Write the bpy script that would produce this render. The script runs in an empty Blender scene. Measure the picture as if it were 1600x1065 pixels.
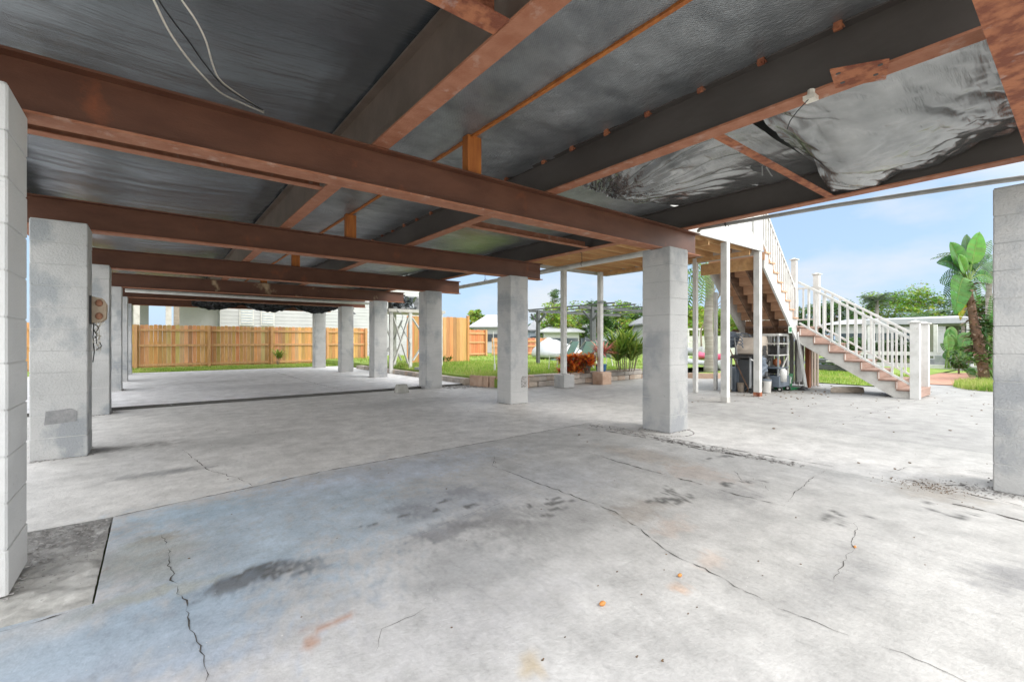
import bpy, math, random
from mathutils import Vector, Matrix, noise
rnd = random.Random(7)
PI = math.pi
# ------------------------------------------------------------------ camera, sky, sun
sc = bpy.context.scene
TH = math.atan(560/714)
cd = bpy.data.cameras.new('camera'); cam = bpy.data.objects.new('camera', cd)
sc.collection.objects.link(cam); sc.camera = cam
cam.location = (0, 0, 1.12); cam.rotation_euler = (PI/2, 0, -TH)
cd.sensor_width = 36; cd.lens = 714/1600*36; cd.shift_y = -0.0009
cd.clip_start = 0.05; cd.clip_end = 2000
SUN_EL, SUN_AZ = math.radians(50), math.radians(155)     # azimuth from +Y, clockwise
w = bpy.data.worlds.new('World'); sc.world = w; w.use_nodes = True
nt = w.node_tree; nt.nodes.clear()
def N(t, k, **kw):
    n = t.nodes.new(k)
    for a, b in kw.items(): setattr(n, a, b)
    return n
sky = N(nt, 'ShaderNodeTexSky', sky_type='NISHITA', sun_disc=False, sun_elevation=SUN_EL, sun_rotation=SUN_AZ)
sky.air_density = 1.0; sky.dust_density = 1.2; sky.ozone_density = 1.5
tcw = N(nt, 'ShaderNodeTexCoord')
mpw = N(nt, 'ShaderNodeMapping'); mpw.inputs['Scale'].default_value = (1.0, 1.0, 2.6)
mpw.inputs['Location'].default_value = (0.75, 0.2, 0.35)
nzw = N(nt, 'ShaderNodeTexNoise'); nzw.inputs['Scale'].default_value = 2.3; nzw.inputs['Detail'].default_value = 7; nzw.inputs['Roughness'].default_value = .55
rpw = N(nt, 'ShaderNodeValToRGB'); rpw.color_ramp.elements[0].position = .47; rpw.color_ramp.elements[1].position = .68
mxw = N(nt, 'ShaderNodeMixRGB'); mxw.inputs[2].default_value = (2.05, 2.12, 2.2, 1)
bgw = N(nt, 'ShaderNodeBackground'); bgw.inputs['Strength'].default_value = 0.15
ow = N(nt, 'ShaderNodeOutputWorld')
L = nt.links.new
# thin veil so that the blue is as pale as in the photograph
vl = N(nt, 'ShaderNodeMixRGB'); vl.inputs[0].default_value = .88; vl.inputs[2].default_value = (1.05, 1.48, 2.1, 1)
L(sky.outputs[0], vl.inputs[1]); L(vl.outputs[0], mxw.inputs[1])
sp_ = N(nt, 'ShaderNodeSeparateXYZ'); L(tcw.outputs['Generated'], sp_.inputs[0])
hz = N(nt, 'ShaderNodeMapRange', interpolation_type='SMOOTHSTEP'); hz.inputs[1].default_value = .40; hz.inputs[2].default_value = .62   # unseen bright cloud deck overhead, added for more light
L(sp_.outputs[2], hz.inputs[0])
bh_ = N(nt, 'ShaderNodeMapRange', interpolation_type='SMOOTHSTEP'); bh_.inputs[1].default_value = .15; bh_.inputs[2].default_value = -.35  # unseen bright bank behind the camera, added to light the interior
L(sp_.outputs[1], bh_.inputs[0])
lf_ = N(nt, 'ShaderNodeMapRange', interpolation_type='SMOOTHSTEP'); lf_.inputs[1].default_value = -.28; lf_.inputs[2].default_value = -.6  # unseen bright sky added on the left to lift the interior
L(sp_.outputs[0], lf_.inputs[0])
mxb = N(nt, 'ShaderNodeMath', operation='MAXIMUM'); L(lf_.outputs[0], mxb.inputs[0]); L(bh_.outputs[0], mxb.inputs[1])
bk_ = N(nt, 'ShaderNodeMixRGB'); bk_.inputs[1].default_value = (4.2, 4.35, 4.6, 1); bk_.inputs[2].default_value = (7.0, 7.05, 7.1, 1); L(mxb.outputs[0], bk_.inputs[0])
mxm = N(nt, 'ShaderNodeMath', operation='MAXIMUM'); L(hz.outputs[0], mxm.inputs[0]); L(mxb.outputs[0], mxm.inputs[1])
dck = N(nt, 'ShaderNodeMixRGB'); L(bk_.outputs[0], dck.inputs[2])
L(tcw.outputs['Generated'], mpw.inputs[0]); L(mpw.outputs[0], nzw.inputs[0]); L(nzw.outputs[0], rpw.inputs[0])
L(rpw.outputs[0], mxw.inputs[0]); L(mxw.outputs[0], dck.inputs[1]); L(mxm.outputs[0], dck.inputs[0]); L(dck.outputs[0], bgw.inputs[0]); L(bgw.outputs[0], ow.inputs[0])
sd = bpy.data.lights.new('sun', 'SUN'); sun = bpy.data.objects.new('sun', sd); sc.collection.objects.link(sun)
sd.energy = .75; sd.angle = math.radians(28); sd.color = (1, .95, .88)
sv = Vector((math.sin(SUN_AZ)*math.cos(SUN_EL), math.cos(SUN_AZ)*math.cos(SUN_EL), math.sin(SUN_EL)))
sun.rotation_euler = sv.to_track_quat('Z', 'Y').to_euler(); sun.location = (0, -5, 30)
sc.view_settings.view_transform = 'Standard'; sc.view_settings.look = 'None'
sc.view_settings.exposure = 1.52; sc.view_settings.gamma = 1
sc.render.engine = 'CYCLES'
sc.cycles.max_bounces = 10; sc.cycles.diffuse_bounces = 6
# ------------------------------------------------------------------ materials
def mat(name, col, col2=None, scale=6, rough=.7, bump=0, bscale=None, metal=0, spec=.5, attr=False, stretch=(1,1,1),
        detail=6, contrast=(.35,.65), col3=None, scale3=2, c3=(.6,.75), trans=0, bstretch=None, coat=0, speck=False, weave=0, low=0):
    m = bpy.data.materials.new(name); m.use_nodes = True; t = m.node_tree; l = t.links.new
    b = t.nodes['Principled BSDF']; out = t.nodes['Material Output']
    g = N(t, 'ShaderNodeNewGeometry')
    def nz(s, st, det=detail):
        mp = N(t, 'ShaderNodeMapping'); mp.inputs['Scale'].default_value = st; l(g.outputs['Position'], mp.inputs[0])
        n = N(t, 'ShaderNodeTexNoise'); n.inputs['Scale'].default_value = s; n.inputs['Detail'].default_value = det
        n.inputs['Roughness'].default_value = .6; l(mp.outputs[0], n.inputs[0]); return n
    c = None
    if attr:
        a = N(t, 'ShaderNodeVertexColor', layer_name='Col'); c = a.outputs[0]
    def mix(f, A, B, bt='MIX'):
        x = N(t, 'ShaderNodeMixRGB', blend_type=bt)
        for i, v in ((0, f), (1, A), (2, B)):
            if hasattr(v, 'is_linked'): l(v, x.inputs[i])
            else: x.inputs[i].default_value = v if i == 0 else (*v, 1)
        return x.outputs[0]
    if col2 is not None:
        n = nz(scale, stretch); r = N(t, 'ShaderNodeValToRGB')
        r.color_ramp.elements[0].position, r.color_ramp.elements[1].position = contrast
        l(n.outputs[0], r.inputs[0]); k = mix(r.outputs[0], col, col2)
    else: k = None
    if attr: c = mix(1.0, c, k, 'MULTIPLY') if k is not None else c
    else: c = k
    if col3 is not None:
        n3 = nz(scale3, (1.3,1.1,1)); r3 = N(t, 'ShaderNodeValToRGB')
        r3.color_ramp.elements[0].position, r3.color_ramp.elements[1].position = c3
        l(n3.outputs[0], r3.inputs[0]); c = mix(r3.outputs[0], c if c is not None else col, col3)
    if low:       # bare, damper blocks towards the ground, with chips
        sx_ = N(t, 'ShaderNodeSeparateXYZ'); l(g.outputs['Position'], sx_.inputs[0]); nl = nz(1.6, (1,1,2.5), 8)
        ad = N(t, 'ShaderNodeMath', operation='MULTIPLY_ADD'); l(nl.outputs[0], ad.inputs[0]); ad.inputs[1].default_value = -1.6; l(sx_.outputs[2], ad.inputs[2])
        mr = N(t, 'ShaderNodeMapRange'); mr.inputs[1].default_value = -.35; mr.inputs[2].default_value = .25; mr.inputs[3].default_value = .84; mr.inputs[4].default_value = 1; l(ad.outputs[0], mr.inputs[0])
        c = mix(1.0, c, mr.outputs[0], 'MULTIPLY')
        nc_ = nz(19, (1,1,1), 4); mc = N(t, 'ShaderNodeMapRange'); mc.inputs[1].default_value = .27; mc.inputs[2].default_value = .33; mc.inputs[3].default_value = .78; mc.inputs[4].default_value = 1; l(nc_.outputs[0], mc.inputs[0])
        c = mix(1.0, c, mc.outputs[0], 'MULTIPLY')
    if speck:
        ns = nz(42, (1,1,1), 6); rs = N(t, 'ShaderNodeMapRange'); rs.inputs[1].default_value = .3; rs.inputs[2].default_value = .7; rs.inputs[3].default_value = .90; rs.inputs[4].default_value = 1.08
        l(ns.outputs[0], rs.inputs[0]); c = mix(1.0, c, rs.outputs[0], 'MULTIPLY')
        ns = nz(15, (1.6,.7,1), 10); rs = N(t, 'ShaderNodeMapRange'); rs.inputs[1].default_value = .34; rs.inputs[2].default_value = .46; rs.inputs[3].default_value = .88; rs.inputs[4].default_value = 1.0
        l(ns.outputs[0], rs.inputs[0]); c = mix(1.0, c, rs.outputs[0], 'MULTIPLY')
    if c is not None: l(c, b.inputs['Base Color'])
    else: b.inputs['Base Color'].default_value = (*col, 1)
    b.inputs['Roughness'].default_value = rough; b.inputs['Metallic'].default_value = metal
    b.inputs['Specular IOR Level'].default_value = spec
    if coat: b.inputs['Coat Weight'].default_value = coat; b.inputs['Coat Roughness'].default_value = .25
    if bump:
        nb = nz(bscale or scale*3, bstretch or stretch, 8); bp = N(t, 'ShaderNodeBump'); bp.inputs['Strength'].default_value = min(1, bump)
        bp.inputs['Distance'].default_value = .01*max(1, bump)
        l(nb.outputs[0], bp.inputs['Height']); l(bp.outputs[0], b.inputs['Normal'])
    if weave:      # woven cloth: two crossed wave patterns under the noise bump
        add = None
        for dr in ('X','Y'):
            mp = N(t, 'ShaderNodeMapping'); mp.inputs['Rotation'].default_value = (0,0,.5); l(g.outputs['Position'], mp.inputs[0])
            wv = N(t, 'ShaderNodeTexWave', bands_direction=dr); wv.inputs['Scale'].default_value = weave; wv.inputs['Distortion'].default_value = 2.5; wv.inputs['Detail'].default_value = 3; wv.inputs['Detail Scale'].default_value = .6; l(mp.outputs[0], wv.inputs[0])
            if add is None: add = wv.outputs[1]
            else:
                mm_ = N(t, 'ShaderNodeMath', operation='ADD'); l(add, mm_.inputs[0]); l(wv.outputs[1], mm_.inputs[1]); add = mm_.outputs[0]
        b2_ = N(t, 'ShaderNodeBump'); b2_.inputs['Strength'].default_value = .25; b2_.inputs['Distance'].default_value = .004; l(add, b2_.inputs['Height'])
        if bump: l(bp.outputs[0], b2_.inputs['Normal'])
        l(b2_.outputs[0], b.inputs['Normal'])
        rr_ = N(t, 'ShaderNodeMapRange'); rr_.inputs[1].default_value = 0; rr_.inputs[2].default_value = 2; rr_.inputs[3].default_value = .82; rr_.inputs[4].default_value = 1.2; l(add, rr_.inputs[0])
        c = mix(1.0, c, rr_.outputs[0], 'MULTIPLY'); l(c, b.inputs['Base Color'])
    if trans:
        tr = N(t, 'ShaderNodeBsdfTranslucent'); ms = N(t, 'ShaderNodeMixShader'); ms.inputs[0].default_value = trans
        if c is not None: l(c, tr.inputs[0])
        else: tr.inputs[0].default_value = (*col, 1)
        l(b.outputs[0], ms.inputs[1]); l(tr.outputs[0], ms.inputs[2]); l(ms.outputs[0], out.inputs[0])
    return m
M = {}
M['floor'] = mat('floor_concrete', (.80,.80,.80), (1.12,1.12,1.12), 5.0, .6, .35, 60, attr=True, spec=.35, contrast=(.3,.7), detail=15, col3=(.50,.50,.49), scale3=7, c3=(.66,.73), speck=True)
for n_ in [n for n in M['floor'].node_tree.nodes if n.type == 'VALTORGB'][1:]: n_.color_ramp.elements[1].color = (.55,.55,.55,1)
M['crack'] = mat('crack_dirt', (.035,.033,.03), (.10,.09,.08), 40, .95)
M['rubble'] = mat('rubble', (.22,.21,.20), (.42,.41,.40), 30, .95, 1.5, 60, contrast=(.4,.6))
M['block'] = mat('painted_block', (.46,.465,.46), (.54,.54,.53), 2.2, .8, .8, 55, contrast=(.3,.7), col3=(.35,.365,.38), scale3=1.8, c3=(.5,.62), low=1)
M['block2'] = mat('left_row_block', (.46,.465,.462), (.56,.56,.55), 2.2, .8, .8, 55, contrast=(.3,.7), col3=(.34,.36,.375), scale3=2.0, c3=(.48,.6), low=1)  # block paint of the left column row
M['blockw'] = mat('white_painted_block', (.62,.625,.62), (.70,.70,.69), 2.2, .75, .35, 70, contrast=(.3,.7), low=1)
M['mortarw'] = mat('painted_mortar', (.54,.545,.54), (.62,.62,.61), 3, .9)
M['mortar'] = mat('mortar', (.36,.37,.37), (.52,.52,.51), 3, .9)
M['rust'] = mat('painted_brown_steel', (.105,.041,.023), (.150,.062,.035), 2.5, .5, .25, 40, spec=.4, stretch=(1,1,2.5), col3=(.25,.075,.03), scale3=2.6, c3=(.62,.78))
M['scorch'] = mat('scorched_brown_steel', (.105,.041,.023), (.150,.062,.035), 2.5, .5, .25, 40, col3=(.55,.42,.26), scale3=1.1, c3=(.60,.68))
M['flange'] = mat('rusty_flange', (.40,.175,.10), (.31,.115,.058), 9, .75, .5, 80, contrast=(.35,.65), col3=(.46,.29,.22), scale3=7, c3=(.58,.72))
M['rustraw'] = mat('raw_rust', (.40,.15,.07), (.20,.06,.03), 12, .85, .7, 60, contrast=(.42,.6), col3=(.46,.36,.33), scale3=8, c3=(.6,.75))
M['dsteel'] = mat('dark_steel', (.062,.053,.047), (.088,.077,.069), 2.2, .5, .2, 30, spec=.45, stretch=(1,.5,1))
M['osteel'] = mat('olive_steel', (.11,.082,.062), (.16,.12,.095), 3, .5, .2, 30, spec=.45)
M['plastic'] = mat('black_sheeting', (.19,.21,.228), (.29,.315,.335), 2.6, .27, .9, 6, spec=1.0, stretch=(.5,1.6,1), bstretch=(.30,2.6,1), contrast=(.2,.9), detail=10, metal=.75)
M['plasticR'] = mat('woven_black_sheeting', (.20,.215,.225), (.40,.42,.43), 3.4, .30, .8, 40, spec=1.0, bstretch=(1.8,.6,1), detail=12, contrast=(.34,.72), weave=26, metal=.6)
M['silver'] = mat('shiny_loose_sheeting', (.24,.25,.252), (.46,.47,.465), 1.6, .22, .6, 9, spec=1.0, metal=.8, bstretch=(.35,3.0,1.5))
M['wood'] = mat('joist_wood', (.62,.38,.18), (.45,.25,.11), 5, .75, .4, 30, stretch=(.25,2,2), contrast=(.35,.65), col3=(.62,.42,.24), scale3=3)
M['woodY'] = mat('deck_board_wood', (.60,.37,.19), (.42,.23,.10), 5, .75, .4, 30, stretch=(2,.25,2), contrast=(.35,.65))
M['blockwood'] = mat('orange_block_wood', (.50,.17,.03), (.34,.10,.02), 8, .7, .4, 30, stretch=(3,3,.3))
M['fence'] = mat('cedar_boards', (.85,.85,.85), (1.1,1.1,1.1), 7, .8, .4, 30, attr=True, stretch=(3,3,.25))
M['dwood'] = mat('old_dark_stringer', (.08,.045,.03), (.22,.13,.08), 6, .85, .4, 30, stretch=(.4,2,2))
M['white'] = mat('white_paint', (.64,.64,.62), (.52,.52,.495), 5, .55, .15, 40, contrast=(.42,.68), col3=(.42,.40,.36), scale3=9, c3=(.66,.74))
M['whiteD'] = mat('dirty_white_paint', (.56,.55,.52), (.42,.40,.37), 4, .65, .2, 40, contrast=(.42,.7))
M['tread'] = mat('brown_composite', (.38,.25,.20), (.28,.18,.14), 6, .7, .3, 40, stretch=(.5,2,2))
M['riserU'] = mat('stair_underside', (.68,.42,.27), (.52,.30,.18), 6, .75, .3, 40, stretch=(2,.4,2))
M['treadedge'] = mat('tread_edge', (.10,.045,.03), (.16,.08,.05), 8, .8)
M['pvc'] = mat('pvc_pipe', (.62,.62,.58), (.50,.49,.45), 6, .5, .1)
M['pvcg'] = mat('weathered_pipe', (.30,.30,.28), (.40,.40,.38), 6, .5, .1)
M['black'] = mat('black_metal', (.02,.02,.02), (.035,.035,.035), 8, .5)
M['darkgrey'] = mat('dark_grey_paint', (.075,.082,.09), (.11,.115,.12), 5, .6, .2)
M['grey'] = mat('mid_grey', (.25,.27,.28), (.34,.35,.36), 6, .6)
M['slat'] = mat('grey_siding', (.42,.42,.41), (.52,.51,.50), 4, .8, .3, 40, stretch=(2,2,.3))
M['bluegrey'] = mat('blue_grey_plastic', (.12,.15,.19), (.17,.20,.24), 6, .5)
M['tan'] = mat('tan_plastic', (.45,.36,.26), (.36,.27,.19), 12, .6, .3, col3=(.35,.16,.09), scale3=9, c3=(.6,.75))
M['beige'] = mat('beige_cloth', (.55,.48,.40), (.45,.39,.33), 6, .8)
M['cable'] = mat('white_cable', (.72,.68,.58), (.60,.56,.48), 30, .5)
M['green'] = mat('green_plastic', (.01,.20,.06), (.015,.13,.05), 8, .5)
M['bluepot'] = mat('blue_glazed_pot', (.02,.09,.22), (.03,.13,.28), 8, .25)
M['brick'] = mat('tan_brick', (.42,.27,.19), (.52,.38,.29), 6, .9, .4, 50)
M['stone'] = mat('stone', (.9,.9,.9), (1.1,1.1,1.1), 10, .9, .8, 40, attr=True)
M['teal'] = mat('teal_sling_fabric', (.22,.36,.36), (.28,.42,.42), 40, .7)
M['earth'] = mat('earth_and_lawn', (.09,.12,.03), (.14,.17,.05), 1.5, .95, .6, 30)
M['lawn'] = mat('lawn_soil', (.16,.24,.04), (.24,.34,.06), 2.5, .95, .8, 60)
M['grass'] = mat('grass_blades', (.9,.9,.9), (1.1,1.1,1.1), 1.5, .7, attr=True, trans=.35)
M['leaf'] = mat('leaves', (.7,.7,.7), (1.05,1.05,1.05), 4, .45, attr=True, trans=.3, spec=.4)
M['bark'] = mat('bark', (.16,.12,.09), (.28,.23,.18), 8, .95, 1, 30, stretch=(2,2,.5))
M['palmbark'] = mat('ringed_palm_bark', (.26,.23,.21), (.38,.35,.32), 3, .9, .8, 14, stretch=(.6,.6,5), contrast=(.4,.6))
M['husk'] = mat('husky_trunk', (.20,.11,.07), (.10,.07,.05), 9, .95, 1, 30, stretch=(1,1,2.5), col3=(.45,.36,.27), scale3=8, c3=(.58,.66))
M['siding'] = mat('white_siding', (.52,.53,.54), (.46,.47,.48), 1.5, .7)
M['sidingb'] = mat('pale_blue_siding', (.42,.48,.55), (.48,.54,.60), 1.5, .7)
M['roof'] = mat('grey_roof', (.20,.21,.23), (.28,.29,.30), 4, .9, .5, 20)
M['roofw'] = mat('white_metal_roof', (.42,.43,.45), (.36,.37,.39), 2, .5)
M['glass'] = mat('window_glass', (.05,.07,.09), (.09,.11,.13), 2, .08, spec=.8)
M['pink'] = mat('pink_hull', (.60,.06,.14), (.68,.10,.20), 3, .35)
M['canvas'] = mat('white_canvas', (.48,.50,.52), (.40,.42,.44), 2, .6)
M['pile'] = mat('green_piling', (.12,.15,.09), (.20,.20,.15), 5, .95, .8, 20, stretch=(2,2,.4))
M['paver'] = mat('red_pavers', (.40,.20,.14), (.50,.28,.20), 6, .9, .4, 30)
M['water'] = mat('canal_water', (.05,.09,.09), (.07,.12,.12), 1, .08, .6, 3, spec=.6)
M['litter'] = mat('dry_leaf_litter', (.22,.13,.06), (.08,.06,.04), 40, .95)
M['orange'] = mat('orange_seed', (.60,.26,.06), (.45,.18,.05), 60, .6)
M['timber'] = mat('weathered_timber', (.24,.20,.16), (.34,.29,.24), 6, .95, .8, 30, stretch=(.5,2,2))
# ------------------------------------------------------------------ mesh helpers
ORG = {}
def lk(o): sc.collection.objects.link(o); return o
class MB:
    def __init__(s): s.v = []; s.f = []; s.m = []; s.c = []; s.cur = 0; s.col = (1,1,1)
    def add(s, vs, fs, col=None):
        o = len(s.v); s.v.extend(vs)
        for f in fs: s.f.append(tuple(i+o for i in f)); s.m.append(s.cur); s.c.append(col or s.col)
    def box(s, a, b, col=None):
        x0,x1 = sorted((a[0],b[0])); y0,y1 = sorted((a[1],b[1])); z0,z1 = sorted((a[2],b[2]))
        s.add([(x0,y0,z0),(x1,y0,z0),(x1,y1,z0),(x0,y1,z0),(x0,y0,z1),(x1,y0,z1),(x1,y1,z1),(x0,y1,z1)],
              [(0,3,2,1),(4,5,6,7),(0,1,5,4),(1,2,6,5),(2,3,7,6),(3,0,4,7)], col)
    def bar(s, p, q, w, h, up=(0,0,1), col=None, w2=None, h2=None):
        p = Vector(p); q = Vector(q); d = (q-p).normalized(); up = Vector(up)
        if abs(d.dot(up)) > .99: up = Vector((0,1,0)) if abs(d.y) < .9 else Vector((1,0,0))
        sx = d.cross(up).normalized(); uz = sx.cross(d); w2 = w2 or w; h2 = h2 or h
        vs = [tuple(p+sx*a*w/2+uz*b*h/2) for a,b in ((-1,-1),(1,-1),(1,1),(-1,1))]+[tuple(q+sx*a*w2/2+uz*b*h2/2) for a,b in ((-1,-1),(1,-1),(1,1),(-1,1))]
        s.add(vs, [(0,1,2,3),(7,6,5,4),(0,4,5,1),(1,5,6,2),(2,6,7,3),(3,7,4,0)], col)
    def tube(s, path, r, n=8, col=None, cap=True):
        P = [Vector(p) for p in path]; R = r if isinstance(r, (list,tuple)) else [r]*len(P)
        t0 = (P[1]-P[0]).normalized(); a = Vector((0,0,1)) if abs(t0.z) < .9 else Vector((1,0,0))
        u = t0.cross(a).normalized(); vs = []; 
        for i, p in enumerate(P):
            t = (P[min(i+1,len(P)-1)]-P[max(i-1,0)]).normalized(); u = (u-t*u.dot(t)).normalized(); v = t.cross(u)
            for k in range(n):
                g = 2*PI*k/n; vs.append(tuple(p+(u*math.cos(g)+v*math.sin(g))*R[i]))
        fs = [(i*n+k, i*n+(k+1)%n, (i+1)*n+(k+1)%n, (i+1)*n+k) for i in range(len(P)-1) for k in range(n)]
        if cap: fs += [tuple(range(n-1,-1,-1)), tuple((len(P)-1)*n+k for k in range(n))]
        s.add(vs, fs, col)
    def prism(s, poly, axis, a, b, col=None):     # poly of 2-tuples in the other two axes
        def mk(p, t):
            return (t,p[0],p[1]) if axis == 0 else (p[0],t,p[1]) if axis == 1 else (p[0],p[1],t)
        n = len(poly); vs = [mk(p,a) for p in poly]+[mk(p,b) for p in poly]
        s.add(vs, [tuple(range(n)), tuple(range(2*n-1,n-1,-1))]+[(i,(i+1)%n,n+(i+1)%n,n+i) for i in range(n)], col)
    def rings(s, loops, col=None, cap=True):
        n = len(loops[0]); vs = [p for l_ in loops for p in l_]
        fs = [(i*n+k, i*n+(k+1)%n, (i+1)*n+(k+1)%n, (i+1)*n+k) for i in range(len(loops)-1) for k in range(n)]
        if cap: fs += [tuple(range(n-1,-1,-1)), tuple((len(loops)-1)*n+k for k in range(n))]
        s.add(vs, fs, col)
    def grid(s, us, vs_, fn, cfn=None, flip=False):
        o = len(s.v); nu = len(us); nv = len(vs_)
        for v in vs_:
            for u in us: s.v.append(fn(u, v))
        for j in range(nv-1):
            for i in range(nu-1):
                a = o+j*nu+i; q = (a, a+1, a+nu+1, a+nu)
                s.f.append(q[::-1] if flip else q); s.m.append(s.cur)
                s.c.append(None if cfn else s.col)
        if cfn: s.vc = getattr(s, 'vc', {}); s.vc.update({o+j*nu+i: cfn(u, v) for j, v in enumerate(vs_) for i, u in enumerate(us)})
    def ellipsoid(s, c, r, nu=10, nv=6, col=None, jit=0):
        L_ = []
        for j in range(nv+1):
            p = -PI/2+PI*j/nv; rr = max(.02, math.cos(p))
            L_.append([(c[0]+r[0]*rr*math.cos(2*PI*k/nu)*(1+jit*rnd.uniform(-1,1)), c[1]+r[1]*rr*math.sin(2*PI*k/nu)*(1+jit*rnd.uniform(-1,1)), c[2]+r[2]*math.sin(p)) for k in range(nu)])
        s.rings(L_, col)
    def leaf(s, b, d, ln, wd, droop=.3, col=(1,1,1), seg=4, fold=.15, point=1.0, side=None):
        b = Vector(b); d = Vector(d).normalized()
        sd_ = side or d.cross(Vector((0,0,1)))
        if sd_.length < .05: sd_ = Vector((1,0,0))
        sd_ = Vector(sd_).normalized(); p = b.copy(); vs = []; st = ln/seg
        for i in range(seg+1):
            t = i/seg; ww = wd*.5*math.sin(PI*min(1, (t*.92+.08))**point) if i < seg else .002
            nrm = sd_.cross(d)
            vs += [tuple(p-sd_*ww+nrm*fold*ww), tuple(p), tuple(p+sd_*ww+nrm*fold*ww)]
            d = (d+Vector((0,0,-droop/seg))).normalized(); p = p+d*st
        fs = []
        for i in range(seg):
            a = i*3; fs += [(a,a+1,a+4,a+3),(a+1,a+2,a+5,a+4)]
        s.add(vs, fs, col)
    def build(s, name, m, parent=None, label=None, smooth=False, bevel=0, base=None):
        org = Vector((0,0,0))
        if parent is not None: org = ORG[parent]
        elif base is not None: org = Vector(base)
        me = bpy.data.meshes.new(name)
        me.from_pydata([(x-org.x, y-org.y, z-org.z) for x,y,z in s.v], [], s.f)
        ms = m if isinstance(m, (list,tuple)) else [m]
        for q in ms: me.materials.append(M[q] if isinstance(q, str) else q)
        me.polygons.foreach_set('material_index', s.m)
        if smooth: me.polygons.foreach_set('use_smooth', [True]*len(s.f))
        if any('Col' in [getattr(x,'layer_name','') for x in mm.node_tree.nodes] for mm in me.materials):
            ca = me.color_attributes.new('Col', 'FLOAT_COLOR', 'CORNER'); arr = []; vc = getattr(s, 'vc', {})
            for f, c in zip(s.f, s.c):
                if c is None:
                    for i in f: arr += [*vc[i], 1]
                else: arr += [c[0],c[1],c[2],1]*len(f)
            ca.data.foreach_set('color', arr)
        me.update()
        o = bpy.data.objects.new(name, me); lk(o)
        if parent is not None: o.parent = parent
        else: o.location = org
        ORG[o] = org
        if bevel:
            bv = o.modifiers.new('bevel', 'BEVEL'); bv.width = bevel; bv.segments = 2; bv.limit_method = 'ANGLE'
        if label: o['label'] = label
        return o
def tag(o, label, cat, group=None):
    o['label'] = label; o['category'] = cat
    if group: o['group'] = group
    return o
def thing(name, label, cat, loc=(0,0,0), group=None):
    o = bpy.data.objects.new(name, None); o.empty_display_size = .2; lk(o); o.location = loc; ORG[o] = Vector(loc)
    return tag(o, label, cat, group)
def struct(o, kind='structure'): o['kind'] = kind; return o
def dup(root, loc, label, group=None, rz=None):
    r = root.copy(); lk(r); r.location = loc; r['label'] = label
    if group: r['group'] = group
    if rz is not None: r.rotation_euler = (0,0,rz)
    for ch in list(root.children):
        c = ch.copy(); lk(c); c.parent = r
        for g_ in ch.children:
            e = g_.copy(); lk(e); e.parent = c
    return r
def fr(a, b, n): return [a+(b-a)*i/n for i in range(n+1)]
def lerp(a, b, t): return tuple(x+(y-x)*t for x, y in zip(a, b))
def nz(x, y, z=0, o=4): return noise.fractal(Vector((x,y,z)), .9, 2.1, o)
def sm(a, b, x): t = max(0, min(1, (x-a)/(b-a))); return t*t*(3-2*t)
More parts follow.
